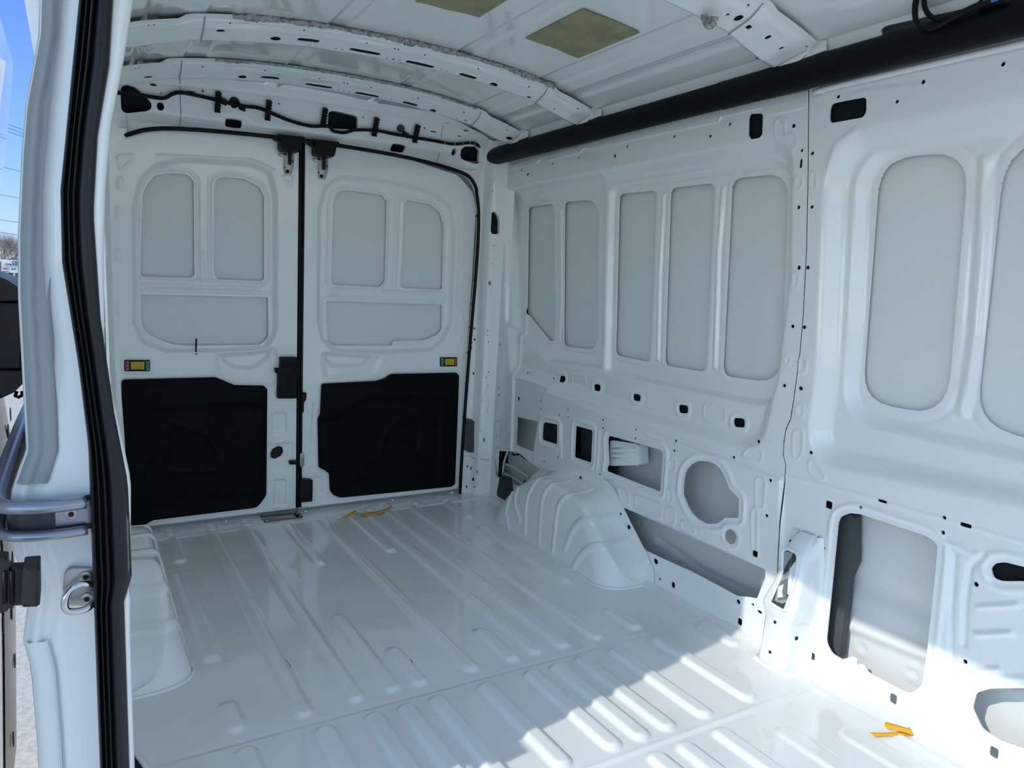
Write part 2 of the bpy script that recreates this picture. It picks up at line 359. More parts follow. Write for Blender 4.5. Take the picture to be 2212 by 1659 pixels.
FEATS += [('line', W('P 1400,940 1694,1028 1778,1048 2212,1173 2500,1255'), -.003, .007),
          ('line', W('A5 1530,1110 1530,1320'), -.005, .012), ('line', W('A5 1775,1165 1760,1400'), -.005, .012),
          ('line', W('A5 1215,820 1300,835 1410,870'), -.004, .012),
          ('line', W('A5 1240,390 1228,600 1214,830 1200,1275'), -.010, .018),
          ('line', W('B3 1750,262 1800,330 1775,700 1790,1190 1850,1390'), .006, .012), ('line', W('B3 1970,330 1890,400 1862,600 1855,850'), .006, .012),
          ('line', W('B3 1760,255 1840,280 1900,320 1960,330'), -.006, .012),
          ('line', W('B3 1945,632 2170,620'), -.008, .010), ('line', W('B3 1930,795 2130,785'), -.008, .010), ('line', W('B3 1905,1015 2060,1000'), -.008, .010),
          ('line', W('A3 1060,980 1100,850 1220,765'), -.004, .014), ('line', W('A3 1230,545 1640,495'), -.002, .010),
          ('line', W('A2 1115,1240 1125,1180 1140,1165'), -.004, .01),
          ('line', W('A5 1900,1540 1920,1600 1960,1659'), -.004, .01),
          ('line', W('B3 0,505 340,640 520,770 700,900'), -.003, .010)]
EMB = [fil(W(t), .012) for t in ('A3 745,720 775,695 805,715 808,790 870,795 880,850 840,898 750,810', 'A3 865,1060 880,1040 905,1045 912,1090 890,1112 866,1095',
    'A3 950,1025 965,1012 985,1020 990,1100 960,1115 948,1090', 'A6 855,140 870,130 888,140 885,215 860,218 850,190', 'A6 888,640 905,630 930,640 925,715 900,728 885,700',
    'A6 805,635 822,625 840,640 835,670 815,680 803,665', 'A6 870,925 890,910 915,920 915,975 890,988 868,960', 'A6 560,1200 600,1158 660,1165 675,1200 665,1250 600,1235 560,1215',
    'A6 850,1080 880,1060 910,1075 905,1190 880,1240 850,1210', 'A6 940,1250 965,1230 1040,1330 1035,1357 1000,1345 945,1310', 'A6 645,1350 670,1335 705,1350 695,1520 650,1520',
    'A6 140,1235 165,1225 178,1240 170,1300 145,1300 133,1270', 'A6 125,1410 145,1400 160,1430 155,1490 130,1480', 'B3 120,50 150,45 175,70 170,145 130,140 115,95', 'B3 215,120 250,125 290,180 280,200 220,180 205,150',
    'B3 620,80 640,40 660,60 655,300 625,290', 'D 1650,560 1680,545 1770,600 1775,700 1745,735 1700,690', 'D 1835,620 2100,730 2125,760 2110,880 1840,770')]
for p in EMB: FEATS.append(('ring', p, 0, -.0035, .006))
SMALL = (sh('1732,325,3,4 1727,334,3,4 1753,331,4,4 1725.6,578,4,5 1745,578.5,4,5 1712,705,4,4 1737,707,4,4 1694,833,4,4 1729,839.5,4,4 1636,954,3.5,4 1750,978,4,4 1669,1037,3.5,4 1585,988,3,3.5 1462,952,2.6,3 1461,973,2.6,3 1725,448,3.5,4.5 1752,447,4,4 1809,208.5,4,4 1993,176.6,4.5,5 2165,138,5,5 1576.6,268,2.6,4 1456,295,2.4,3.5', W)
         + sh('1262,1091,1.8,3 1534,294,3,3.5 1080.5,649,1.6,2.6 1080,744,1.6,2.6 1133,805,1.6,2.4 1185,817.5,1.8,2.4 1661,1113,3.5,3.5 1709,1171,5,5 1778,1184,4,4 1765,1305,4,4 1107,1,1,1 2107,1263,5.5,5.5 2083.5,1430,5,5 1859,1096,4,3.6 2039,1118.5,4.5,4 2036,1151,4.5,4.5 1594.6,1300,4.5,5 1626,1306,3,3 1416.5,1213,5,6 1425,1251,2.5,3 1936,219,4,4', W)
         + sh('A5 1397,968,5,6 1397,1015,5,6 1572,1019,5,6 1573,1068,5,6 1372,1080,5,6 1515,1055,5,7 1797,1085,6,7 1796,1138,6,7 2008,1148,6,7 2007,1205,6,7 1509,1325,5,7 1419,1353,5,7 1357,1375,5,6 1777,1432,6,7 1118,885,4,6 1118,928,4,6 1110,1098,4,6 1104,1190,4,6 1103,1262,4,6 1127,322,3,6', W)
         + sh('A2 1262,1090,5,8 1461,1047,5,9 1629,1010,5,9 1860,998,8,11 1940,938,6,10 1302,1115,7,9 1108,1287,4,7', W)
         + sh('1714,272,4,4 1789,1091,7.5,8.5 1753,1418,6,8 1636,1195,6,7 1928.6,1510,8,11 2146,1626,10,12 1598,1343,5,7.5 1454,1263.5,4,6.5 1120,861,2.3,4 1730,353,3,10 1905,1083,10,3 2085,1135,13,4.5 1641,1322,5,3', W, 's'))
grid = lambda *seg: np.concatenate([np.arange(a, b, s) for a, b, s in seg])
wsurf = lambda u, v, h: (u, YW+h, v)
zs = grid((-.012, .62, .0042), (.62, 1.62, .0055), (1.62, 1.665, .008))
rear_keep = [(.0, -.05)]+[(.0, 1.7)]+[(x-.0005, z) for x, z in SEAM]
front_keep = [(x+.0025, z) for x, z in SEAM]+[(3.9, -.05), (3.9, 1.7)]
wall_right = sheet('wall_right', grid((.07, 1.2, .0052), (1.2, 2.06, .0045)), zs, FEATS, wsurf, PAINT, WIN+HOLES_R+OVALS, rear_keep, SMALL)
tag(wall_right, kind='structure')
front_panel = sheet('front_panel', grid((1.78, 2.75, .0048), (2.75, 3.0, .012), (3.0, 3.91, .07)), zs, FEATS, lambda u, v, h: (u, YW+.003+h, v), PAINT, WINC+HOLES_F, front_keep, SMALL, parent=wall_right)
BKH = WIN+HOLES_R[:8]
sheet('hole_shade_sheet', grid((.09, 2.07, .011)), grid((.0, 1.65, .011)), FEATS[:4], lambda u, v, h: (u, YW+.014+h, v), CAVITY_SHADE, [(.016, p) for p in BKH], [(.09, .0), (.09, 1.64)]+[(x-.004, z) for x, z in SEAM if 0 < z < 1.64]+[(1.98, 0)], rim=0, parent=wall_right)  # added black sheet, darkens the rear wall holes like unlit cavities
sheet('hole_shade_sheet', grid((1.80, 2.75, .011), (2.75, 3.9, .1)), grid((.0, 1.65, .011)), FEATS[4:6], lambda u, v, h: (u, YW+.017+h, v), CAVITY_SHADE, [(.02, p) for p in WINC+HOLES_F[:1]+HOLES_F[2:3]], [(x+.004, z) for x, z in SEAM if 0 < z < 1.64]+[(3.89, .005), (3.89, 1.64)], rim=0, parent=wall_right)  # same added black sheet behind the front panel's holes
for _p in (HOLES_R[1], HOLES_R[2]):
    cx_, cz_ = sum(q[0] for q in _p)/len(_p), sum(q[1] for q in _p)/len(_p)
    slab('box_shade_plate', [((x-cx_)*2.6+cx_, (z-cz_)*1.6+cz_) for x, z in _p], lambda x, z: (x, YW+.050, z), lambda x, z: (x, YW+.056, z), mat('box_shade', (.035, .045, .055), .7), wall_right)  # dark plate carries the deep box's shade in its colour
ip = W('B3 990,40 1150,40 1215,110 1215,380 1172,480 1160,620 1122,940 1060,960 990,860', .045)
slab('cavity_post', ip, lambda x, z: (x, YW+.045, z), lambda x, z: (x-.01, YW+.09, z), mat('post_shade', (.07, .08, .085), .7), wall_right)  # inner pillar, its shade put into the dark colour
# outer skin seen through the cut-outs, with a crease, ribs and dimples low down
SKF = [('line', W('B3 1180,470 2100,830', .1), .012, .05), ('line', W('B3 1150,720 2200,1130', .1), -.012, .03), ('line', W('B3 60,230 340,420 640,560', .1), .008, .02),
       ('line', W('D 2050,1100 2300,1250', .1), .008, .015), ]
for t in ('B3 1260,870 1560,1020 315,425 575,550 112,305 D 455,375 655,480 1870,935',):
    for p in W(t, .1): SKF.append(('fn', lambda U, V, p=p: .006*sm(1-np.hypot(U-p[0], V-p[1])/.018)-.004*sm(1-abs(np.hypot(U-p[0], V-p[1])-.02)/.008)))
skin = sheet('outer_skin', grid((-.02, 3.2, .012), (3.2, 3.95, .05)), grid((-.15, .7, .009), (.7, 1.72, .03)), SKF,
             lambda u, v, h: (u, YW+.100+h-.030*sm((v-.60)/.16)*(1-.75*sm((u-1.72)/.1)), v), SKIN, rim=0, parent=wall_right)
slab('seam_shade_backing', [(x-.02, z) for x, z in SEAM if -.02 < z < 1.66]+[(x+.02, z) for x, z in SEAM[::-1] if -.02 < z < 1.66], lambda x, z: (x, YW+.0065, z), lambda x, z: (x, YW+.009, z), CAVITY_SHADE, wall_right)
for _q in ('P 1745,578', 'P 1737.5,707', 'P 1729.5,839'):
    _h = hit(px(_q)[0], (0, 1, 0), YW+.002); disc('bolt_hole', (_h[0], YW+.0035, _h[2]), (0, -1, 0), .0055, .0012, DARK, wall_right)
# bracket inside the large opening above the wheel arch
bp = [hit(p, (0, 1, 0), YW+.012) for p in px('D 1545,55 1840,80 1850,330 1535,320')]
a, b, c_, d = [Vector(x) for x in bp]
br = slab('crash_bracket', [(0, 0), (.06, 0), (.10, .03), (.9, .0), (1, .1), (1.0, .9), (.92, 1), (.10, .97), (.06, 1), (0, 1)],
          lambda s, t: (a*(1-s)+b*s)*(1-t)+(d*(1-s)+c_*s)*t, lambda s, t: (a*(1-s)+b*s)*(1-t)+(d*(1-s)+c_*s)*t+Vector((0, .05, 0)), PAINT, wall_right, bev=.004)
for t in (.3, .5, .7):
    p0, p1 = (a*(1-t)+d*t), (b*(1-t)+c_*t); tube('bracket_bead', [p0.lerp(p1, .12), p0.lerp(p1, .88)], .0035, PAINT, wall_right, smoothn=0, seg=8)
# top flange under the rail
fl = [hit(p, (0, 1, 0), YW-.004) for p in px('A2 1190,1058 1200,1078 1360,1045 1370,1025 1410,1018 1420,1030 1640,975 1660,950 1690,945 1705,955 2192,845 P 1440,285 1553,262 1556,252 1650,232 1653,250 1743,230 1744,196 1440,262')]
slab('top_flange', [(p[0], p[2]) for p in fl], lambda x, z: (x, YW-.0045, z), lambda x, z: (x, YW, z), PAINT, wall_right)
# moulding strip right of the seam under the rail (pale rubber edge)
tube('edge_strip', [hit(p, (0, 1, 0), YW-.012) for p in px('A3 975,545 1060,520 1270,468 2212,255 2500,190')], .008, WHT, wall_right, smoothn=2)

# pillar reinforcement box at the seam
def L3(txt, y): return [Vector(hit(p, (0, 1, 0), y)) for p in px(txt)]
pb = empty('pillar_reinforcement_box', (2.0, .84, 0)); tag(pb, 'white pressed steel box with a tall open slot below the wall seam', 'pillar box')
def ring3(zs_, w0, w1, y0): return None
secs = []
YP = [(-.004, .790), (.05, .792), (.14, .795), (.165, .788), (.185, .785), (.26, .797), (.31, .808), (.36, .828), (.39, .864)]
ymid = lambda z: float(np.interp(z, [q[0] for q in YP], [q[1] for q in YP]))
for z, xl, xr, y in ((-.004, 1.925, 2.025, .790), (.05, 1.927, 2.026, .792), (.14, 1.932, 2.026, .795), (.155, 1.930, 2.036, .790), (.17, 1.928, 2.040, .786), (.19, 1.930, 2.042, .785), (.26, 1.956, 2.046, .797), (.32, 1.962, 2.040, .812), (.36, 1.966, 2.036, .828), (.385, 1.970, 2.032, .850), (.395, 1.974, 2.028, .866)):
    r = .012; secs.append([(xl-.03, .872, z), (xl-.006, .868, z), (xl, .860, z), (xl, y+r, z), (xl+.004, y+.004, z), (xl+r, y, z), (xr-r, y, z), (xr-.004, y+.004, z), (xr, y+r, z), (xr+.012, .858, z), (xr+.016, .868, z), (xr+.022, .872, z)])
bx = loft('box_shell', secs, PAINT, pb)
def SP(txt):
    out = []
    for p in px(txt):
        y = .80
        for _ in range(8): h = hit(p, (0, 1, 0), y); y = ymid(h[2])-.003
        out.append((h[0], h[2]))
    return out
slot = fil(SP('B3 793,290 825,288 872,312 882,335 868,450 838,560 806,650 790,650 716,606 718,590 768,480 787,420'), .006)
slab('slot_recess', slot, lambda x, z: (x, ymid(z)-.003, z), lambda x, z: (x, ymid(z)+.03, z), mat('slot_grey', (.05, .055, .055), .6), pb)
tube('slot_rim', [(x, ymid(z)-.002, z) for x, z in slot], .0055, PAINT, pb, seg=8, smoothn=0, closed=True)
s2 = SP('B3 795,300 850,312 832,400 818,470 815,600 790,610 745,592 772,490 787,420')
slab('inner_plate', s2, lambda x, z: (x, ymid(z)-.0040, z), lambda x, z: (x, ymid(z), z), mat('plate_grey', (.33, .36, .36), .5), pb)
s3 = SP('B3 780,480 820,462 815,585 765,590')
slab('inner_window', s3, lambda x, z: (x, ymid(z)-.0050, z), lambda x, z: (x, ymid(z), z), mat('window_grey', (.16, .18, .18), .6), pb)
s3 = SP('B3 770,510 800,494 792,540 798,570 765,574')
slab('bright_tab', s3, lambda x, z: (x, ymid(z)-.0060, z), lambda x, z: (x, ymid(z), z), WHT, pb)
for t, y in (('B3 841,246', .862), ('B3 746,719', .7925), ('B3 832,842', None), ('B3 717,895', .790)):
    if y: h = L3(t, y)[0]; disc('bolt_hole', (h.x, y+.0005, h.z), (0, -1, 0), .006 if y > .8 else .0045, .0015, DARK, pb)
    else: disc('bolt_hole', (2.0295, .822, .10), (1, -.1, 0), .006, .0015, DARK, pb)
tube('foot_sealer', [(1.895, .86, .004), (1.91, .80, .003), (1.935, .776, .003), (2.02, .776, .004), (2.045, .80, .003), (2.07, .86, .004)], .008, PAINT, pb, jitter=.25, smoothn=8)

# ============ structure: floor ============
FF = []
def rib(x0, x1, y, w=.024, h=-.0105):
    def f(U, V, x0=x0, x1=x1, y=y):
        dx = np.maximum(np.maximum(x0+w-U, U-(x1-w)), 0); d = np.hypot(dx, V-y); return h*sm((w+.006-d)/.016)
    FF.append(('fn', f))
for x0, x1, y in ((.15, 1.625, .436), (1.46, 1.625, .588), (.53, 1.22, .598), (.15, 1.622, .311), (.15, 1.62, .216), (1.40, 1.625, .133), (.15, 1.62, .003), (1.40, 1.625, -.154),
                  (1.12, 1.62, -.229), (.15, 1.622, -.33), (.15, 1.63, -.465), (.53, 1.245, -.62), (.15, .435, -.61), (.15, .675, -.155), (.15, .66, .138), (.13, .40, .615), (1.48, 1.62, -.622)): rib(x0, x1, y, .022)
for y in (-.62, -.44, -.319, -.235, -.150, -.006, .137, .222, .306, .429, .592): rib(1.695, 2.09, y, .024, -.0125)
rib(1.69, 1.85, .787, .022)
for y in (.409, .29, .203, .0, -.15, -.24): rib(2.135, 2.55, y, .024, -.0125)
rib(2.28, 2.62, .70, .035, -.006); rib(2.2, 2.6, .56, .03, -.006)
for t in ('B1 1040,190 B1 1300,168 B1 1510,138 B2 235,35 B2 350,20 B2 520,0 A5 735,1580',):
    for x, y in Fl(t): rib(.035, .125, y, .018, -.009)
FF += [('fn', lambda U, V: -.006*sm((.152-U)/.014)), ('fn', lambda U, V: -.010*sm((V-.825)/.03)),
       ('fn', lambda U, V: .0022*sm(1-abs(U-1.662)/.006)), ('fn', lambda U, V: -.002*sm((U-1.664)/.01)), ('fn', lambda U, V: .0035*sm((U-2.117)/.006)-.002*sm(1-abs(U-2.112)/.006)),
       ('line', [(2.12, .80), (3.9, .80)], -.004, .02)]
for k in range(70):
    FF.append(('fn', lambda U, V, a=random.uniform(.2, 2.7), b=random.uniform(-.8, .85), r=random.uniform(.004, .007): -.0022*sm(1-np.hypot(U-a, V-b)/r)))
SMF = sh('489,1129.5,6,3 496,1121,6,3 660,1108,8,3 724,1091.5,20,5.5 837,1080,8,3 848.5,1083.5,5,2.2 976,1066.5,8,2.6 1057,1086,4,2', Fl)
YS = grid((-.86, .885, .0045))
floor = sheet('floor', grid((-.02, .2, .005), (.2, 1.6, .009), (1.6, 2.7, .0055), (2.7, 3.9, .1)), YS, FF, lambda u, v, h: (u, v, -h), FLOORM, (), None, SMF, rim=-.006)
tag(floor, kind='structure')
# door sill edge of the floor and underside
box('sill_step', (-.02, -.90, -.20), (3.9, -.862, -.006), PAINT, floor, bev=.012)
box('floor_underside', (-.02, -.862, -.10), (3.9, .885, -.05), PAINT, floor, bev=0)
# scuffs: thin black scratches lying in the paint
for t in ('B1 1375,400 1400,412', 'B1 1665,905 1690,950 1705,1000', 'B1 1730,1050 1748,1078', 'B1 1770,990 1800,1032', 'B2 440,970 480,1028', 'B2 535,990 580,1060', 'B2 230,150 242,165', 'B2 1295,725 1345,770', 'B2 1100,1100 1140,1070'):
    f = Fl(t); tube('scuff_mark', [(x, y, .0006) for x, y in f], .0011, DARK, floor, smoothn=3, seg=6, jitter=.5)
f = Fl('P 268,1590 278,1606 292,1628 318,1664 330,1680'); tube('step_edge_lip', [(x, y, .004) for x, y in f], .006, PAINT, floor)
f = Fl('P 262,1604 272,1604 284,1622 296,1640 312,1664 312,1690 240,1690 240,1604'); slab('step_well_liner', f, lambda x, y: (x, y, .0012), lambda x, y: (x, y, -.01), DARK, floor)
# threshold catch plate and its screws
cp = fil(Fl('P 560,1112 642,1103 655,1117 571,1128', .008), .008)
plate = slab('threshold_catch_plate', cp, lambda x, y: (x, y, .0115), lambda x, y: (x, y, .005), mat('glossy_black', (.01, .011, .013), .08, coat=1), bev=.002)
tag(plate, 'glossy black rectangular catch plate screwed to the rear threshold between the two door panels', 'plate')
for x, y in Fl('B1 1628,96 1822,72 1858,102 1652,130', .0115): disc('screw', (x, y, .0112), (0, 0, 1), .005, .0015, STEEL, plate)

# ============ wheel arches ============
def arch(sy, name):
    B = [(.40, .80), (.42, .76), (.47, .705), (.53, .69), (.66, .687), (.80, .686), (1.0, .682), (1.12, .680), (1.22, .678), (1.285, .68), (1.33, .71), (1.352, .76), (1.358, .84)]
    C = [(.425, .80, .02), (.45, .765, .055), (.50, .74, .10), (.585, .735, .178), (.70, .735, .246), (.81, .735, .278), (.93, .735, .272), (1.03, .735, .262), (1.10, .735, .252), (1.20, .735, .172), (1.29, .745, .09), (1.330, .775, .035), (1.345, .84, .01)]
    T = [(.43, .864, .05), (.45, .864, .08), (.50, .864, .14), (.58, .864, .20), (.66, .864, .25), (.76, .864, .285), (.88, .864, .285), (1.0, .864, .275), (1.08, .864, .258), (1.20, .864, .15), (1.30, .864, .06), (1.335, .864, .02), (1.36, .864, .004)]
    def rs(P, n): return catm([tuple(p)+((0,) if len(p) == 2 else ()) for p in P], n)
    n = 24; b, c, t = rs(B, n), rs(C, n), rs(T, n); secs = []; M1, M2 = 46, 22
    BL = [[(.626, .70, .011), (.537+.03, .72, .075), (.575, .745, .150)], [(.699, .70, .067), (.625, .72, .128), (.62, .745, .185)],
          [(.757, .70, .03), (.723, .72, .155), (.740, .735, .22), (.765, .76, .262)], [(.873, .70, .026), (.838, .72, .179), (.850, .735, .235), (.875, .76, .268)],
          [(.979, .70, .023), (.954, .72, .180), (.972, .735, .232), (1.0, .76, .262)], [(1.053, .695, .062), (1.076, .72, .135), (1.115, .74, .185), (1.18, .78, .205)], [(1.127, .695, .010), (1.156, .72, .063), (1.200, .74, .112), (1.262, .78, .135)]]
    BL = [np.array(catm(l, 8)) for l in BL]; HW = [.010]*5+[.013]*2
    for k in range(len(b)):
        p0, p1, p2 = b[k], c[k], t[k]
        r = [p0*(1-j/M1)+p1*(j/M1) for j in range(M1+1)]+[p1*(1-j/M2)+p2*(j/M2)+np.array([0, 0, -.012*math.sin(math.pi*j/M2)]) for j in range(1, M2+1)]
        r = np.array(r)
        for it in range(32): r2 = r.copy(); r2[1:-1] = (r[:-2]+2*r[1:-1]+r[2:])/4; r = r2
        for l, hw in zip(BL, HW):
            d = np.full(len(r), 9.)
            for u_, v_ in zip(l[:-1], l[1:]):
                e_ = v_-u_; tt = np.clip(((r-u_)@e_)/(e_@e_), 0, 1); d = np.minimum(d, np.linalg.norm((r-u_-tt[:, None]*e_)[:, [0, 2]], axis=1))
            r += (sm((hw+.003-d)/.007)*.0065)[:, None]*np.array([.25, -.75, .45])
        r = r.tolist(); r.append([p2[0], .866, p2[2]]); r.append([p2[0]+(.03 if k > len(b)*.6 else 0), .8665, p2[2]+.045 if 1 < k/n < 11.4 else p2[2]])
        secs.append([(x, sy*y, z) for x, y, z in r])
    o = loft(name, secs, PAINT, None)
    tube('foot_seam', [(x, sy*(y-.004), .002) for x, y in B[2:]], .0045, PAINT, o, jitter=.2)
    return o
wa = arch(1, 'wheel_arch'); tag(wa, 'ribbed white wheel arch housing against the wall with the open cut-outs', 'wheel arch')
wb = arch(-1, 'wheel_arch'); tag(wb, 'rounded white wheel arch housing beside the dark door seal, lower left', 'wheel arch')
for t, y, r in (('D 1242,447', .862, .006), ('D 1752,970', .8655, .0085), ('D 1668,830', .8655, .0045)):
    h = L3(t, y)[0]; disc('bolt_hole', (h.x, y-.001, h.z), (0, -1, 0), r, .0012, DARK, wa)
for t in ('D 420,168 402,235 385,240 402,300 395,345 380,410', 'D 520,172 530,205 600,205 640,235 690,265 740,285', 'D 545,135 542,170'):
    tube('sealant_line', L3(t, YW+.03), .0042, DARK, wall_right, seg=6, jitter=.4)
for t in ('D 470,170 430,300 420,420', 'D 440,300 560,350 690,440', 'D 430,400 560,470 640,530'): tube('cavity_crease', L3(t, YW+.055), .006, SKIN, wall_right, seg=8)
for t in ('D 455,377', 'D 655,480'): h = L3(t, YW+.05)[0]; disc('screw', (h.x, h.y, h.z), (0, -1, 0), .007, .004, METAL, wall_right)
# black rubber flap behind the arch
fp = L3('D 385,432 460,452 487,640 470,672 440,692 350,640 355,585', .84)
flap = slab('rubber_vent_flap', fil([(p.x, p.z) for p in fp], .006), lambda x, z: (x, .842, z), lambda x, z: (x, .868, z), mat('flap_rubber', (.035, .037, .042), .55), bev=.004)
tag(flap, 'small dark grey rubber flap upright behind the ribbed wheel arch', 'flap')

# ============ structure: rear frame ============
HALF = [(.742, -.02), (.745, .30), (.757, .75), (.772, 1.15), (.772, 1.35), (.762, 1.45), (.735, 1.53), (.66, 1.578), (.40, 1.614), (.08, 1.629)]
OPEN = HALF+[(-.20, 1.631), (-.55, 1.617), (-.70, 1.583), (-.755, 1.52), (-.778, 1.42), (-.785, 1.15), (-.775, .75), (-.76, .30), (-.757, -.02)]
_o = [np.array(p) for p in OPEN]; OPEN = [tuple(p[:2]) for p in catm([(a, b, 0) for a, b in OPEN], 4)]
def rx_(y, z):
    x = .03+.05*z; ay = np.abs(y)
    x = x+np.where((z < 1.662) & (z > 1.60), 1., 0.)*sm((.76-ay)/.06)*np.clip(z-1.662, -.03, 0)*.95
    x = x+np.maximum(z-1.645, 0)*.55+sm((ay-.785)/.03)*.035+np.maximum(ay-.80, 0)*.75*1.0
    return x
RF = [('line', [(y, 1.664+.002*(1-(y/.8)**2)) for y in np.linspace(-.70, .68, 15)], -.0025, .010), ('line', [(.815, .05), (.815, 1.55)], -.006, .012),
      ('line', [(y, 1.75+.03*(1-(y/.8)**2)) for y in np.linspace(-.8, .8, 15)], -.004, .008),
      ('line', [(-.795, .2), (-.82, 1.4), (-.80, 1.55)], -.006, .012)]
RH = [fil(Hd(t), .015) for t in ('H 266,870 280,820 320,808 400,825 440,855 500,905 568,985 560,1040 520,1062 320,1078 275,1050', 'A2 880,955 905,935 980,935 998,960 992,1045 970,1050 890,1010 873,985', 'A2 28,712 70,708 218,742 216,830 25,820')]
RHS = fil(Pi('A2 1045,1362 1070,1355 1090,1372 1105,1410 1105,1500 1052,1500 1042,1480'), .008)
for t in ('H 1195,1180 1230,1100 1450,1125 1520,1190 1500,1240 1210,1235', 'A2 405,960 430,905 540,925 575,980 560,1010 410,985'): RF.append(('ring', fil(Hd(t), .015), 0, -.003, .008))
RSM = (sh('H 650,1015,36,42 1355,985,44,50 655,890,8,8 1055,868,12,12 1783,990,10,10 530,728,40,6 A2 835,970,15,23 490,820,22,22 252,750,6,7 645,820,6,7 910,835,20,5', Hd)
       + sh('H 580,808,30,12 940,875,42,8 1350,1175,80,40 A2 480,945,46,24 703,842,20,5 868,870,13,4', Hd, 's')
       + sh('A5 1049,211,10,16 1058,250,3,4 1057,88,4,5 1042,516,4,10 1041,542,4,5 1079,542,3,3 1050,590,5,6 1058,782,5,6 1042,818,4,5 1053,870,4,5 1016,955,3,4 1016,968,3,4 1053,1026,4,4 1053,1041,4,4 1011,1163,4,4 1039,1223,9,16 995,1427,6,12 985,1528,6,8 A2 1050,1230,4,5 1068,1570,4,5', Pi))
wall_rear = sheet('wall_rear', grid((-.90, -.72, .005), (-.72, .72, .009), (.72, .90, .0045)), grid((-.01, 1.5, .009), (1.5, 1.81, .0038)), RF,
                  lambda y, z, h: (rx_(y, z)-h, y, z), PAINT, [OPEN]+RH+[RHS], [(-.9, -.1), (-.9, 1.74)]+[(y, roofz(y)-.008) for y in np.linspace(-.9, .9, 13)]+[(.9, 1.74), (.9, -.1)], RSM, rim=.02)
tag(wall_rear, kind='structure')
# edge holes on the inner pillar flange beside the door
for t, rx, ry in (('A5 973,160', .003, .012), ('A5 965,503', .004, .006), ('A5 953,503', .003, .008), ('A5 964,573', .004, .007), ('A5 955,463', .002, .010), ('A5 944,625', .002, .012), ('A5 947,593', .003, .005), ('A5 956,790', .004, .007),
                  ('A2 975,1217', .004, .006), ('A5 918,1385', .004, .008), ('A5 935,1395', .002, .010), ('A5 913,1515', .004, .010), ('A5 940,1460', .003, .010), ('A2 980,1380', .004, .008)):
    h = hit(px(t)[0], (1, 0, -.05), .032); slab('slot_mark', [(h[1]+rx*math.cos(a), h[2]+ry*math.sin(a)) for a in np.linspace(0, 6.28, 9)[:-1]],
         lambda yy, zz: (rx_(yy, zz)+.0008, yy, zz), lambda yy, zz: (rx_(yy, zz)-.002, yy, zz), DARK, wall_rear)
gc = [(h[1], h[2]) for h in (hit(p, (1, 0, -.05), .035) for p in px('A5 907,1075 945,1085 953,1095 947,1290 925,1295 893,1275 900,1090'))]
g = slab('vent_cover', fil(gc, .004), lambda y, z: (rx_(y, z)+.008, y, z), lambda y, z: (rx_(y, z)-.002, y, z), mat('vent_grey', (.045, .05, .055), .6), bev=.002); tag(g, 'narrow dark grey vertical cover on the rear pillar beside the right rear door', 'cover')
# body closing panels behind the frame (outer shell corners)
box('rear_outer_shell', (-.075, -1.0, -.25), (-.070, 1.0, 1.80), PAINT, wall_rear, bev=0)
box('rear_corner_shell', (-.075, .97, -.25), (.12, .985, 1.75), PAINT, wall_rear, bev=0)
sheet('header_shade_backing', grid((-.86, .87, .02)), grid((1.645, 1.78, .01)), [], lambda y, z, h: (rx_(y, z)-.045, y, z), CAVITY_SHADE, rim=0, parent=wall_rear)  # added dark sheet, paints the shade inside the header holes
for s_ in (-1, 1): sheet('pillar_shade_backing', grid((.80, .868, .01)), grid((.0, 1.66, .02)), [], lambda y, z, h: (rx_(y, z)-.02, s_*y, z), CAVITY_SHADE, rim=0, parent=wall_rear)  # added dark sheets, paint the shade inside the pillar holes
# rear corner pillar foot joint
for y0 in (.80,):
    tube('pillar_joint', [(rx_(y, .20)+.0005, y, .20-(.01 if y > .8 else 0)) for y in (.762, .785, .805, .83, .86)], .0016, SEALER, wall_rear, seg=6)
# header panel joints
for t in ('A2 800,785 765,800 755,850 745,980 730,1035 690,1050', 'H 835,755 838,900 845,1100 835,1225'):
    q = [(rx_(np.float64(y), np.float64(z))+.001, y, z) for y, z in Hd(t)]; tube('panel_joint', q, .0016, SEALER, wall_rear, seg=6)

# ============ structure: rear doors ============
dsurf = lambda y, z, h: (.01+.05*z-h, y, z)
def door_shell(name, pocket, wins, extra, y0, y1, smalls, keep):
    F = [('pocket', fil(Dr(pocket), .04), .026, .024)]
    hs = [fil(Dr(t, .026), r) for t, r in wins]
    for p in hs: F += [('ring', p, .016, .0045, .010)]
    d = sheet(name, grid((y0, y1, .0036)), grid((.02, 1.66, .0038)), F+extra, dsurf, PAINT, hs, keep, smalls, rim=.006)
    tag(d, kind='structure'); return d
keepL = fil([(-.072, .025), (-.072, 1.64), (-.30, 1.64), (-.58, 1.622), (-.72, 1.58), (-.785, 1.48), (-.80, 1.2), (-.79, .7), (-.775, .025)], .02)
keepR = fil([(-.052, .025), (-.052, 1.638), (.10, 1.632), (.42, 1.612), (.66, 1.57), (.745, 1.50), (.768, 1.42), (.765, 1.1), (.752, .6), (.742, .025)], .02)
def beadz(t, d=-.005, w=.008): return ('line', Dr(t), d, w)
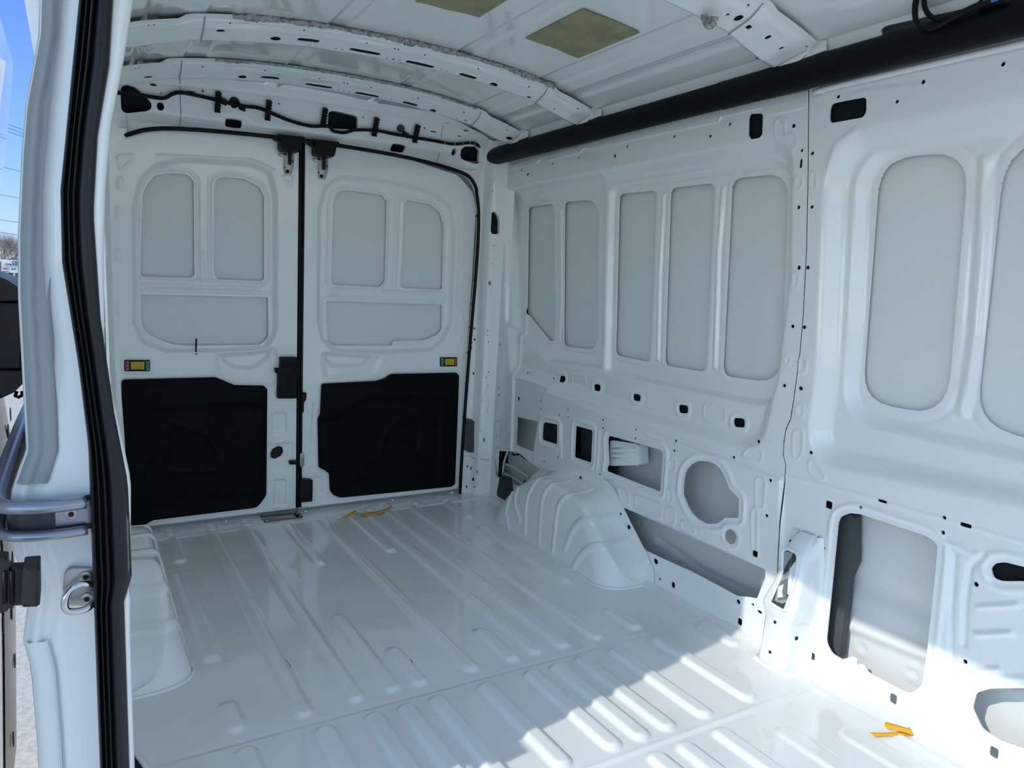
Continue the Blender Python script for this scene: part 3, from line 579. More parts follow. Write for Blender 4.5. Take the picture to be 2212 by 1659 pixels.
exL = [('pocket', fil(Dr('P 473,766 592,753 583,780 545,802 505,799 482,785'), .02), .022, .022), ('pocket', fil(Dr('P 455,760 600,745 612,800 600,838 500,838 470,815'), .03), .010, .03),
       ('ring', fil(Dr('A4 780,700 800,688 960,688 970,700 970,775 955,785 785,782'), .01), 0, -.003, .006),
       ('pocket', fil(Dr('A4 1735,1035 1840,1038 1842,1178 1735,1172'), .012), .006, .010), ('pocket', fil(Dr('A4 1748,1462 1840,1465 1835,1640 1745,1640'), .012), .006, .010),
       ('pocket', fil(Dr('A4 1712,1235 1885,1225 1885,1435 1780,1430 1720,1380'), .012), .005, .012),
       ('line', Dr('A4 1300,10 1305,215'), -.004, .012), ('line', Dr('A1 1270,1135 1268,1659'), .004, .008), ('line', Dr('A1 1345,1135 1340,1659'), .004, .008),
       beadz('A4 915,178 1670,205'), beadz('A4 905,225 1680,250'), beadz('A4 990,250 1600,275', .003), beadz('A1 1010,995 1620,1030 1750,1090', -.003), beadz('A1 1810,1130 1865,1130 1855,1195 1810,1130', -.003),
       ('ring', fil(Dr('A1 750,1000 850,990 850,1010 775,1100'), .01), 0, -.002, .006)]
exR = [('pocket', fil(Dr('A4 2065,650 A5 325,678 262,752 60,755 10,720'), .02), .022, .022), ('pocket', fil(Dr('A5 -30,640 400,665 340,790 240,820 -10,840'), .03), .008, .03),
       ('ring', fil(Dr('A5 730,675 860,672 862,755 735,758'), .01), 0, -.003, .006),
       ('pocket', fil(Dr('A4 1998,975 2028,975 2022,1080 2005,1250 1980,1248'), .004), .004, .008), ('pocket', fil(Dr('A4 1995,1445 2070,1440 2070,1560 2010,1560'), .01), .005, .010),
       ('line', Dr('A2 440,1270 430,1659'), .004, .008), beadz('A5 65,235 440,265 755,262'), beadz('A5 45,285 690,320'), beadz('A5 115,290 690,318', .003),
       beadz('A2 110,1140 650,1210 800,1310 850,1600', -.003), beadz('A2 1990,1160 2060,1165 2010,1210 1990,1160')]
for t in ('A1 770,1150 770,1190', 'A1 760,1330 760,1385', 'A1 755,1605 755,1650', 'A4 760,350 760,400'): exL.append(('line', Dr(t), -.003, .016))
for t in ('A5 888,145 888,185', 'A5 880,410 880,450', 'A5 868,555 868,575', 'A2 890,1390 890,1430', 'A2 885,1540 885,1570'): exR.append(('line', Dr(t), -.003, .014))
door_1 = door_shell('door_1', 'P 284,560 282,450 298,385 333,350 400,337 540,346 588,366 602,420 602,715 580,757 480,763 360,765 305,745 284,700',
    [('A1 912,1240 945,1170 990,1120 1100,1108 1200,1115 1240,1160 1243,1659 A4 1245,160 1220,178 910,168 897,155', [.02, .02, .03, 0, .02, .02, 0, .01, .01, .01, .01]),
     ('A1 1370,1180 1388,1145 1430,1132 1560,1143 1660,1195 1690,1260 A4 1690,198 1400,188 1368,160', .015), ('A4 900,283 1715,302 1718,560 1660,608 1190,612 1085,600 960,545 905,490', [.005, .005, .04, .04, .005, .02, .05, .05])],
    exL, -.815, -.066, sh('A1 1130,1105,3,3 1497,1134,3,3 895,1403,3,3 1694,1468,4,4 A4 952,273,3,3 1641,294,3,3', Dr), keepL)
door_2 = door_shell('door_2', 'P 685,450 699,400 733,376 832,384 932,407 978,440 988,500 980,700 962,737 936,760 830,767 730,764 692,737 683,690',
    [('A2 50,1659 57,1300 75,1240 110,1218 160,1218 370,1248 402,1290 A5 388,200 355,237 60,222 45,205', .015),
     ('A2 500,1659 512,1300 535,1280 680,1308 740,1360 765,1450 A5 755,254 510,244 487,225', .015), ('A5 15,325 755,350 752,510 715,545 640,578 440,583 432,612 60,612 20,580', [.005, .005, .03, .03, .04, .005, .005, .04, .02])],
    exR, -.056, .78, sh('A2 265,1230,3,3 602,1283,3,3 43,1505,3,3 A5 85,315,3,3 718,340,3,3 489,588,3,3', Dr), keepR)
for d, y0, y1 in ((door_1, -.86, -.0655), (door_2, -.0575, .84)):
    box('outer_skin', (-.001, y0, -.12), (.001, y1, 1.70), SKIN, d, bev=0, fr=((-.044+.01, 0, 0), (1, 0, 0), (0, 1, 0), (.05, 0, 1)))
# black lower trim boards with pressed relief and a speaker grille
def trim_board(outline, r, rec, gr, parent):
    T = fil(Dr(outline, -.012), r); R = fil(Dr(rec, -.012), .05); G = fil(Dr(gr, -.012), .03)
    ys = [p[0] for p in T]; zs2 = [p[1] for p in T]
    t = sheet('lower_trim_board', np.arange(min(ys)-.01, max(ys)+.012, .006), np.arange(min(zs2)-.01, max(zs2)+.012, .006),
        [('pocket', R, .010, .035), ('ring', G, .006, -.004, .012), ('pocket', G, .003, .02)], lambda y, z, h: (.0275+.05*z-h, y, z), TRIM, (), T, rim=.012, parent=parent)
    g_ = sheet('speaker_grille', np.arange(min(p[0] for p in G), max(p[0] for p in G), .004), np.arange(min(p[1] for p in G), max(p[1] for p in G), .004),
        [('fn', lambda U, V: -.0012*np.sin(U*900)*np.sin(V*900))], lambda y, z, h: (.0275+.05*z-.0118-h, y, z), TRIM, (), [((x-sum(p[0] for p in G)/len(G))*.8+sum(p[0] for p in G)/len(G), (z-sum(p[1] for p in G)/len(G))*.8+sum(p[1] for p in G)/len(G)) for x, z in G], rim=0, parent=t)
trim_board('P 263,823 268,820 466,815 486,823 507,832 570,833 577,840 575,1070 555,1096 330,1123 315,1132 277,1136 264,1139', [.01, .01, .02, .03, .03, .012, .012, .05, .04, .02, .02, .01, .01],
           'A4 930,1659 905,1100 950,1010 1050,985 1690,958 1720,960 1705,1560 1640,1640 1000,1700', 'A4 1075,1200 1100,1145 1160,1138 1300,1175 1390,1300 1412,1390 1390,1410 1110,1412 1068,1385', door_1)
trim_board('P 695,829 812,823 829,818 845,808 985,805 991,811 982,1046 974,1051 735,1075 720,1069 713,1060 712,1024 700,1015 689,1010 687,905 692,893', [.01, .02, .03, .03, .01, .01, .01, .01, .02, .02, .02, .02, .02, .01, .02, .02],
           'A5 -60,1060 60,1050 140,1010 230,945 300,930 680,925 740,950 765,1010 755,1490 735,1520 100,1600 30,1560 20,1400 -60,1400', 'A5 365,1300 380,1230 440,1120 520,1065 600,1062 620,1100 615,1270 580,1300 380,1312', door_2)
# yellow child-lock style slide switches
def slide_switch(corners, parent, flip, lab):
    c = [Vector((.01+.05*z, y, z)) for y, z in Dr(corners)]; o = (c[0]+c[1]+c[2]+c[3])/4
    ax = (c[1]-c[0]); wd = ax.length; ax.normalize(); az = (c[0]-c[3]); ht = az.length; az.normalize(); n = ax.cross(az)
    if n.x < 0: n = -n
    f = (o, ax, n, az)
    b = box('slide_switch', (-wd/2, -.004, -ht/2), (wd/2, .006, ht/2), BLACK, parent, .003, f)
    s = -1 if flip else 1
    r = box('red_end', (-wd*.47, .004, -ht*.42) if s > 0 else (wd*.33, .004, -ht*.42), (-wd*.31, .0075, ht*.42) if s > 0 else (wd*.47, .0075, ht*.42), RED, b, .0008, f)
    g = box('green_end', (wd*.33, .004, -ht*.42) if s > 0 else (-wd*.47, .004, -ht*.42), (wd*.47, .0075, ht*.42) if s > 0 else (-wd*.31, .0075, ht*.42), GRN, b, .0008, f)
    y0, y1 = -wd*.25, wd*.28
    k = [box('yellow_lever', (y0, .004, -ht*.33), (y0+wd*.1, .011, ht*.36), YEL, b, .0008, f), box('yellow_lever', (y1-wd*.11, .004, -ht*.33), (y1, .011, ht*.36), YEL, b, .0008, f),
         box('yellow_lever', (y0, .003, -ht*.33), (y1, .0070, ht*.36), YEL, b, .0008, f), box('yellow_lever', (y0, .004, ht*.28), (y1, .009, ht*.36), YEL, b, .0008, f), box('yellow_lever', (y0, .004, -ht*.33), (y1, .009, -ht*.26), YEL, b, .0008, f)]
    join(k, 'yellow_lever')
    for e, ux in ((r, -.40*s), (g, .40*s)):
        m_ = [box('white_mark', (wd*(ux-.012), .0073, -ht*.03), (wd*(ux+.008), .0082, ht*.07), WHT, b, 0, f)]
        for v_ in (-.30, .30): m_.append(box('white_mark', (wd*(ux+.035*s-.016), .0073, ht*(v_-.03)), (wd*(ux+.035*s+.012), .0082, ht*(v_+.04)), WHT, b, 0, f))
        join(m_, 'white_mark')
slide_switch('P 268.5,777 323.5,777.5 323.5,802 268.5,801.5', door_1, False, '')
slide_switch('A5 742,686 851,685 850,745 742,745', door_2, True, '')
# latch cover, lock pin, cable hole, latch hooks
def dbox(name, t, x0, x1, m, parent, bev=.003, r=.004):
    q = fil(Dr(t), r); return slab(name, q, lambda y, z: (.01+.05*z+x1, y, z), lambda y, z: (.01+.05*z+x0, y, z), m, parent, bev)
lc = dbox('latch_cover', 'A4 1785,682 1890,682 1896,690 1894,760 1888,945 1768,945 1772,765 1783,755', 0, .028, BLACK, door_1, .004)
dbox('cover_lid', 'A4 1775,797 1852,797 1848,900 1772,898', .02, .034, BLACK, lc, .002)
dbox('cover_top', 'A4 1787,686 1888,686 1890,752 1785,752', .02, .038, BLACK, lc, .003)
dbox('cover_lug', 'A4 1753,752 1785,755 1785,790 1760,785', 0, .012, BLACK, lc, .001)
p0 = hit(px('A4 1258,665')[0], (1, 0, -.05), .02); p1 = hit(px('A4 1256,568')[0], (1, 0, -.05), .02)
k = tube('rod', [(p0[0]-.02, p0[1], p0[2]), p1], .0032, BLACK, door_1, smoothn=0); k.name = 'lock_pin'
disc('pin_collar', (p0[0]-.015, p0[1], p0[2]-.002), (.2, 0, 1), .008, .003, BLACK, k)
q = Dr('A4 1732,1300 1745,1275 1780,1255 1805,1262 1812,1290 1795,1318 1760,1335 1735,1330')
slab('cable_hole', q, lambda y, z: (.01+.05*z+.0015, y, z), lambda y, z: (.01+.05*z-.01, y, z), DARK, door_1)
tube('hole_lip', [(.01+.05*z+.002, y, z) for y, z in Dr('A4 1765,1270 1790,1262 1805,1275 1795,1300 1768,1295')], .002, BLACK, door_1, seg=6, closed=False)
# centre seal between the doors
cs = empty('centre_door_seal', (.05, -.06, .8)); tag(cs, 'black ribbed rubber strip running upright between the two rear doors', 'seal')
zz = np.linspace(.03, 1.632, 60); loft('seal_body', [[(.01+.05*z-.004, -.081, z), (.01+.05*z+.008, -.076, z), (.01+.05*z+.010, -.068, z), (.01+.05*z+.002, -.063, z), (.01+.05*z-.02, -.060, z)] for z in zz], RUBBER, cs)
tube('seal_bulb', [(.01+.05*z+.004+.0015*math.sin(z*4), -.060+.002*math.sin(z*6), z) for z in np.linspace(.03, 1.63, 14)], .005, RUBBER, cs)
for k_, (t, dx) in enumerate((('A4 1925,910 1955,910 1950,960 1938,965 1935,1035 1915,1040 1918,965', .022), ('A4 1915,1300 1935,1292 1943,1310 1943,1370 1930,1390 1915,1380', .014), ('A4 1848,1345 1915,1342 1915,1370 1850,1370', .012), ('L 0,0 1,0 1,1', 0))):
    if dx: dbox('latch_hook' if k_ else 'latch_guide', t, -.01, dx, METAL if k_ == 1 else BLACK, door_2 if k_ != 2 else door_1, .003)
dbox('door_stop_block', 'A4 1912,1455 1990,1462 1988,1598 1912,1605', 0, .03, BLACK, door_2, .004)
# top latches: a hooded cover on the header and a metal bracket on the door
def top_latch(dx, lab, parent):
    e = empty('top_latch', (.12, 0, 1.6)); tag(e, lab, 'latch')
    def T(t): return [(p[0]+dx[0], p[1]+dx[1]) for p in px(t)]
    def pl(name, t, x0, x1, m, bev=.002, par=e, lean=.05):
        c = [hit(p, (1, 0, -lean), .01+(x0+x1)/2) for p in T(t)]
        return slab(name, fil([(p[1], p[2]) for p in c], .003), lambda y, z: (.01+lean*z+x1, y, z), lambda y, z: (.01+lean*z+x0, y, z), m, par, bev)
    pl('cover_flange', 'L 120,270 250,150 1060,245 1065,300 950,345 320,380', .0, .035, BLACK)
    pl('cover_hood', 'L 325,290 450,230 965,290 965,380 900,640 860,695 480,660 370,640 320,560', .0, .062, BLACK, .008)
    b = pl('bracket', 'L 310,640 740,680 760,860 750,1090 670,1350 490,1320 465,1140 475,840 310,780', .0, .014, METAL, .001)
    pl('bracket_channel', 'L 585,660 690,665 680,1055 585,1055', .010, .017, DARK, 0, b)
    c = hit(T('L 563,1248')[0], (1, 0, -.05), .025); disc('bolt_hole', (c[0], c[1], c[2]), (1, 0, 0), .008, .002, DARK, b)
    for t in ('L 440,700 540,705 535,770 450,760', 'L 325,715 370,715 365,745 325,740', 'L 710,900 745,920 735,1000 705,990', 'L 470,1095 500,1110 495,1180 475,1160'): pl('bracket_slot', t, .012, .0150, DARK, 0, b)
top_latch((0, 0), 'black hooded latch with metal bracket at the top of the left rear door', None)
top_latch((73.5, 10.5), 'black hooded latch with metal bracket at the top of the right rear door', None)
# weatherstrip round the rear opening
sp = [(.036+.05*z+(.010 if z > 1.5 else 0)-(.03 if y < -.70 else 0), y-(.016 if y < -.70 else 0), z) for y, z in OPEN]
ds = tube('rear_door_seal', sp, .0085, RUBBER, None, seg=8, smoothn=0); tag(ds, 'black rubber weatherstrip following the edge of the rear door opening', 'seal')

# ============ structure: ceiling ============
RB = []
for y, w_ in ((-.525, .036), (-.185, .026), (.255, .026), (.59, .036), (-.70, .02), (.71, .02)):
    RB.append(('fn', lambda U, V, y=y, w_=w_: -.005*sm((w_+.006-abs(V-y))/.012)*sm((abs(U-1.95)-.13)/.04)))
ceiling = sheet('ceiling', grid((-.03, 3.95, .04)), grid((-.81, .8105, .006)), RB, lambda u, v, h: (u, v, roofz(v)-h), PAINT, rim=0); tag(ceiling, kind='structure')
def cant(sy, parent):
    prof = [(.79, 1.750), (.80, 1.757), (.806, 1.757), (.812, 1.748)]
    loft('roof_edge_gutter', [[(x, sy*y, z) for y, z in prof] for x in (-.03, 3.95)], PAINT, parent, smooth=True)
    hs = [fil([(h[0], h[2]) for h in (hit(p, (0, 1, 0), .812) for p in px(t))], .008) for t in ('A3 1358,165 1385,150 1600,100 1780,60 2300,-70 2300,60 1600,190 1356,240', 'A2 1885,718 1905,705 2040,668 2060,675 2060,760 1885,780', 'A3 300,520 360,495 490,465 500,475 500,560 300,560', 'A2 1390,850 1500,820 1525,822 1525,880 1390,880')] if sy > 0 else []
    s = sheet('cant_rail', grid((-.03, 3.95, .012)), grid((1.66, 1.7485, .006)), [('line', [(1.05, 1.735), (1.75, 1.735)], -.003, .006), ('line', [(-.1, 1.712), (4, 1.712)], .002, .02)], lambda u, v, h: (u, sy*(.812+.25*(1.748-v)+h), v), PAINT, hs, rim=.004, parent=parent)
    loft('cant_rail_back', [[(x, sy*.93, 1.80), (x, sy*.95, 1.62)] for x in (-.03, 3.95)], SKIN, parent)
    loft('roof_corner_skin', [[(x, sy*y, z) for y, z in ((.70, 1.775), (.84, 1.768), (.90, 1.775), (.94, 1.75), (.955, 1.70), (.975, 1.55), (.93, 1.50))] for x in (-.03, 3.95)], PAINT, parent)
    loft('upper_shelf', [[(x, sy*y, z) for y, z in ((.835, 1.655), (.875, 1.650), (.96, 1.645))] for x in (-.03, 3.95)], PAINT, parent)
cant(1, ceiling); cant(-1, ceiling)
tube('corner_notch', L3('A3 625,322 650,335 690,345 688,362', .806), .006, DARK, ceiling, seg=8)

# ============ roof bows ============
LY = np.array([0, .12, .24, .36, .47, .60, .68, .74, .80]); LZ = np.array([1.791, 1.790, 1.786, 1.776, 1.762, 1.742, 1.722, 1.702, 1.690])
low = lambda y: np.interp(np.abs(y), LY, LZ)
TK = np.array([0, .025, .075, .122, .172, .196])
def bow_surf(X0, wd=1.):
    def f(v, t, h):
        lo_ = low(v); top = roofz(v)-.0035-.011*sm((abs(v)-.61)/.03); en = sm((np.abs(v)-.60)/.08)
        xs = np.stack([X0-.085*wd+0*v, X0-.068*wd+0*v, X0-.048*wd-.012*en, X0+.012+0*v, X0+.036*wd+0*v, X0+.056*wd+0*v]); zs_ = np.stack([top, top-.001, lo_+.005, lo_+.0245, top-.006, top])
        k = np.clip(np.searchsorted(TK, t, side='right')-1, 0, 4); a = (t-TK[k])/(TK[k+1]-TK[k]); i = np.arange(len(v))
        x = xs[k, i]*(1-a)+xs[k+1, i]*a; z = zs_[k, i]*(1-a)+zs_[k+1, i]*a
        nx = np.where(k == 3, .75, np.where(k == 1, -.75, 0)); nz = np.where(k == 2, -1., np.where((k == 1) | (k == 3), -.6, -.3))
        return (x-nx*h, v, z-nz*h)
    return f
def bow(X0, lab, front, bots, botr, foam, wd=1., seams=(-.565, .60)):
    def fr(p):                                              # front face -> (Y, t)
        h = hit(p, (1, 0, 0), X0+.024); y = h[1]; a = np.clip((h[2]-low(y)-.0245)/(roofz(y)-.034-low(y)), .15, .85); return (y, TK[3]+a*.05)
    def bt(p):                                              # underside -> (Y, t)
        z = 1.78
        for _ in range(12): h = hit(p, (0, 0, 1), z); z = .5*z+.5*float(low(h[1])+.0245-np.clip(X0+.012-h[0], 0, .06)*.325)
        return (h[1], TK[3]-(X0+.012-h[0])*.78)
    def mk(txt, fn, kind, dr):
        out = []; zk = 'P'
        for t in txt.split():
            if t in ZO: zk = t; continue
            q = [float(k) for k in t.split(',')]; rx, ry = (q+dr)[2:4] if len(q) > 2 else dr
            y, tt = fn(px(f'{zk} {q[0]},{q[1]}')[0]); e = fn(px(f'{zk} {q[0]+rx},{q[1]+rx*.16}')[0]); tt = min(max(tt, TK[2]+.009), TK[3]-.009) if fn is bt else tt
            out.append((tt, y, ry, abs(e[0]-y), kind))
        return out
    sm_ = mk(front, fr, 'o', [6, .0042]) + mk(bots, bt, 'o', [10, .003]) + mk(botr, bt, 's', [50, .007])
    sm_ = [(t, y, r, w_, k) for t, y, r, w_, k in sm_]
    f = bow_surf(X0, wd)
    feats = [('fn', lambda T, V: .0035*np.sin(V*17+X0*3)**3*sm(1-abs(T-.147)/.02)), ('fn', lambda T, V: -.004*sm(1-abs(T-.158)/.006)*sm((.6-abs(V))/.02)),
             ('fn', lambda T, V: -.003*sm((abs(V)-.60)/.006))]
    for t, y, r, w_, k in sm_:
        if k == 's' and w_ > .012: feats.append(('fn', lambda T, V, y=y, w_=w_: .003*sm((w_+.02-abs(V-y))/.02)*sm(1-abs(T-.099)/.03)))
    b = sheet('roof_bow', grid((0, .1965, .0049)), grid((-.80, .8005, .006)), feats, lambda t, v, h: f(v, t, h), PAINT, (), None, sm_, rim=.003)
    sheet('bow_shade_liner', np.linspace(.030, .168, 24), grid((-.79, .795, .02)), [], lambda t, v, h: f(v, t, h+.006), CAVITY_SHADE, rim=0, parent=b)  # added dark liner, shade of the hollow bow as colour
    tag(b, lab, 'roof bow', 'pressed steel roof bows across the ceiling')
    for y in seams:
        q = [f(np.array([y]), np.array([t]), np.array([-.0045])) for t in np.linspace(.076, .18, 14)]
        tube('overlap_joint', [tuple(float(c[0]) for c in p) for p in q], .0017, SEALER, b, seg=6, smoothn=0)
    for sy in (-1, 1):
        slab('end_foot', [(X0-.062, 0), (X0+.0, 0), (X0+.03, .3), (X0+.045, 1), (X0-.07, 1)], lambda x, t, sy=sy: (x, sy*.800, 1.690+t*.055), lambda x, t, sy=sy: (x, sy*.812, 1.690+t*.055), PAINT, b, bev=.003)
        slab('foot_tab', [(X0+.02, 1.70), (X0+.085, 1.705), (X0+.085, 1.73), (X0+.03, 1.745)], lambda x, z, sy=sy: (x, sy*.806, z), lambda x, z, sy=sy: (x, sy*.811, z), PAINT, b)
    if foam:
        y0, y1, r0 = foam; pts = [(X0+.056*wd-.002+random.uniform(-.002, .004), y, roofz(y)-.008+random.uniform(-.002, .001)) for y in np.arange(y0, y1, .012)]
        tube('foam_bead', pts, lambda s: r0*(.45+.55*abs(math.sin(s*23)*math.sin(s*7.3+1))), FOAM, b, seg=8, smoothn=2, jitter=.35)
    return b
b2 = bow(.91, 'white pressed steel roof bow with slots, the middle one, with the lumpiest foam bead', 'A2 279,278 458,317 481,322 652,364 995,452 1319,580 1622,683 1637,693 A1 948,118 981,112 1472,149 1945,192',
    'A1 1412,197,30,.006 1763,250,34,.009 A2 1077,552,28,.010 1310,624,16,.005 A2 75,311,10,.003 117,318,8,.003 402,375,9,.003 440,384,11,.004 480,392,9,.003 742,456,9,.003 778,465,9,.003 1480,690,9,.003', 'A1 1973,265,68,.007 A2 262,337,98,.007 612,417,93,.007 920,492,58,.007 1635,757,32,.010', (-.49, .62, .011))
b1 = bow(.387, 'white pressed steel roof bow with slots, the one just above the rear doors', 'A1 863,408 890,404 1298,425 1699,450 2050,510 A2 133,537 154,542 305,572 608,638 900,740 1171,824 1186,833',
    'A1 948,487,28,.005 1550,494,28,.009 A2 690,717,23,.010 87,583,8,.003 123,590,10,.003 155,593,8,.003 390,643,8,.003 420,650,8,.003 850,763,9,.003 905,773,12,.004', 'A1 1728,503,57,.007 2040,555,85,.007 A2 272,613,78,.007 550,668,50,.007 1190,885,22,.009', (-.46, .58, .006))
b3 = bow(1.885, 'white pressed steel roof bow with slots, the nearest one at the top edge', 'A3 575,35 908,205,7,.005 923,222,7,.005', 'A3 537,107,24,.009 475,85,10,.004 713,212,14,.006 817,260,13,.005', 'A3 878,320,42,.012 600,152,18,.005', (-.5, .42, .008), 1.25)
tube('foam_drip', L3('A3 312,60 330,100 350,135 380,140 390,100', .50), .010, FOAM, b3, jitter=.4, seg=8)

# ============ damping pads on the ceiling ============
def pad(x0, x1, y0, y1, lab, skew=0):
    s = sheet('damping_pad', np.linspace(x0, x1, 12), np.linspace(y0, y1, 12), [('fn', lambda U, V: .001*np.sin(U*60)*np.sin(V*47))], lambda u, v, h: (u, v, roofz(v)-.0035-h), PAD, rim=-.003); tag(s, lab, 'pad', 'olive damping pads on the ceiling'); return s
pad(1.236, 1.547, .326, .530, 'square olive damping pad on the ceiling, fully in view')
pad(1.287, 1.60, -.066, .137, 'square olive damping pad on the ceiling, cut off by the top edge of the photo')

# ============ black rail covers ============
def cover(x0, x1, r, lab):
    cy, cz = .829, 1.6665; secs = []; n = 26
    xs = [x0, x0+.003, x0+.012, x0+.03] + [x1-.004, x1]; rs_ = [.35, .75, .94, 1, 1, .96] if x0 < 1 else [.97, 1, 1, 1, 1, 1]
    for x, k in zip(xs, rs_): secs.append([(x, cy+r*k*math.cos(2*math.pi*j/n), cz+r*k*math.sin(2*math.pi*j/n)*1.0) for j in range(n)])
    o = loft('rail_cover', secs, COVER, None, closed=True, caps=True, sharp=40); tag(o, lab, 'rail cover', 'black rail covers along the top of the wall'); return o
xj = float(hit(px('A3 385,580')[0], (0, 1, 0), .80)[0])
cover(.115, xj-.002, .0395, 'long black round rail cover, the farther length ending at the rear corner')
cover(xj+.001, 3.9, .0412, 'long black round rail cover, the nearer length past the joint')

# ============ wiring harness over the rear doors ============
def HP(txt, off=.016): return [hit(p, (1, 0, -.571), .12-.571*1.65+off) for p in px(txt)]
hn = empty('wiring_harness', HP('A1 1500,660')[0]); tag(hn, 'black taped wiring harness clipped along the white header above the rear doors', 'wiring')
hp = HP('A1 700,592 830,598 940,615 1045,628 1100,602 1150,592 1220,602 1390,640 1530,675 1650,690 1740,725 1850,770 1980,805 2100,808 A2 60,838 130,848 200,832 330,835 450,858 580,880 700,900 830,922 930,914 985,930')
hp += [hit(px('A2 1020,985')[0], (0, 1, 0), .835), hit(px('A2 1080,1032')[0], (0, 1, 0), .85), hit(px('A2 1110,1050')[0], (0, 1, 0), .86)]
tube('cable_sleeve', hp, .0072, BLACK, hn, seg=10, smoothn=6, jitter=.06)
for t in ('A1 1393,652', 'A1 1715,705', 'A1 2072,752', 'A2 327,812', 'A2 588,855'):
    c = Vector(HP(t, .010)[0]); f = (c, (.2, 0, -.1), (0, 1, 0), (.495, 0, .869)); ks = []
    f = (c, Vector((.869, 0, -.495)), (0, 1, 0), Vector((.495, 0, .869)))
    ks.append(box('harness_clip', (-.006, -.009, -.040), (.006, .009, .040), BLACK, hn, .002, f))
    for q in range(-3, 4): ks.append(box('harness_clip', (.004, -.011, q*.0115-.0035), (.013, .011, q*.0115+.0035), BLACK, hn, .001, f))
    join(ks, 'harness_clip')
for t in ('A1 1428,648', 'A1 1548,686', 'A2 522,862'):
    c = Vector(HP(t, .018)[0]); box('tape_wrap', (-.011, -.013, -.011), (.011, .013, .011), BLACK, hn, .004, (c, Vector((.869, 0, -.495)), Vector((0, .97, -.24)), Vector((.495, 0, .869))))
st = catm(hp, 6)
for k in range(len(st)-34, len(st)-6, 3):
    p, q = np.array(st[k]), np.array(st[k+1]); tube('tan_tape_band', [p, p+(q-p)*.35], .0078, mat('tan_tape', (.33, .27, .14), .6), hn, seg=10, smoothn=0)
gz = HP('A1 1500,652', .004)[0]; disc('grommet', gz, (.869, 0, -.495), .019, .006, BLACK, hn, bev=.002)
gz = HP('A2 490,822', .004)[0]; disc('grommet', gz, (.869, 0, -.495), .017, .006, mat('grommet_grey', (.03, .032, .034), .5), hn, bev=.002)

# loose cable at the top right
ZO['C'] = (1960, 0, 252/2212)
cb = empty('cable_loops', (2.25, .79, 1.72)); tag(cb, 'black looped cable hanging over the rail cover, top right corner', 'cable')
tube('ribbon_cable', L3('C 240,-250 180,-40 150,100 145,250 170,400 260,500 400,545 560,505 760,400 1000,280 1300,130 1600,30', .776), .0052, BLACK, cb, flat=1.7, smoothn=5)
tube('cable', L3('C 300,-250 315,-20 330,130 400,270 520,350 640,370 780,320 1000,240 1400,60 1700,-60', .782), .0055, BLACK, cb, smoothn=5)
q = L3('C 1430,-70 1760,-140 1700,10 1445,90', .772); slab('blue_label', [(v.x, v.z) for v in q], lambda x, z: (x, .772, z), lambda x, z: (x, .776, z), LABELB, cb)
q = L3('C 1460,-20 1530,-30 1520,20 1465,40', .771); slab('red_mark', [(v.x, v.z) for v in q], lambda x, z: (x, .7712, z), lambda x, z: (x, .7725, z), RED, cb)
q = L3('C 1540,-30 1700,-60 1690,-20 1545,15', .771); slab('pale_mark', [(v.x, v.z) for v in q], lambda x, z: (x, .7712, z), lambda x, z: (x, .7725, z), mat('pale_blue', (.35, .55, .8), .5), cb)
q = L3('C 1300,130 1450,-10 1750,-80 1890,0 1900,60 1500,170', .79); slab('connector_block', [(v.x, v.z) for v in q], lambda x, z: (x, .778, z), lambda x, z: (x, .80, z), BLACK, cb, bev=.003)

# ============ yellow tape scraps ============
def ribbon(name, quads, lab):
    v = []; f = []; 
    for strip in quads:
        b = len(v); n = len(strip)//2; v += strip; f += [(b+k, b+k+1, b+n+k+1, b+n+k) for k in range(n-1)]
    o = obj(name, v, f, TAPE, None, True); md = o.modifiers.new('t', 'SOLIDIFY'); md.thickness = .0008; md.offset = 1; tag(o, lab, 'tape'); return o
def fz(txt, zs_): return [(a, b, z) for (a, b), z in zip([Fl(f'{t}', z)[0] if False else (hit(px(t)[0], (0, 0, 1), z)[0], hit(px(t)[0], (0, 0, 1), z)[1]) for t, z in zip(['B3 '+q for q in txt.split()], zs_)], zs_)]
ribbon('yellow_tape', [fz('1305,1367 1380,1369 1460,1364 1530,1352 1330,1389 1400,1389 1480,1386 1562,1387', [.012, .005, .003, .006, .010, .002, .002, .001]),
                       fz('1396,1305 1450,1318 1520,1340 1546,1335 1390,1335 1440,1352 1500,1364 1562,1385', [.022, .014, .008, .006, .018, .010, .005, .004])],
       'bright yellow folded tape scrap on the sunlit floor, lower right')
def fr2(txt, zs_): return [tuple(hit(px('B2 '+t)[0], (0, 0, 1), z)) for t, z in zip(txt.split(), zs_)]
ribbon('yellow_tape', [fr2('118,104 150,90 190,62 222,84 290,76 340,68 385,55 418,30 130,110 175,98 197,72 230,95 275,95 350,80 395,62 420,38', [.007, .012, .022, .010, .016, .012, .016, .02]*2)],
       'crinkled yellow tape strip lying on the rear threshold seam')

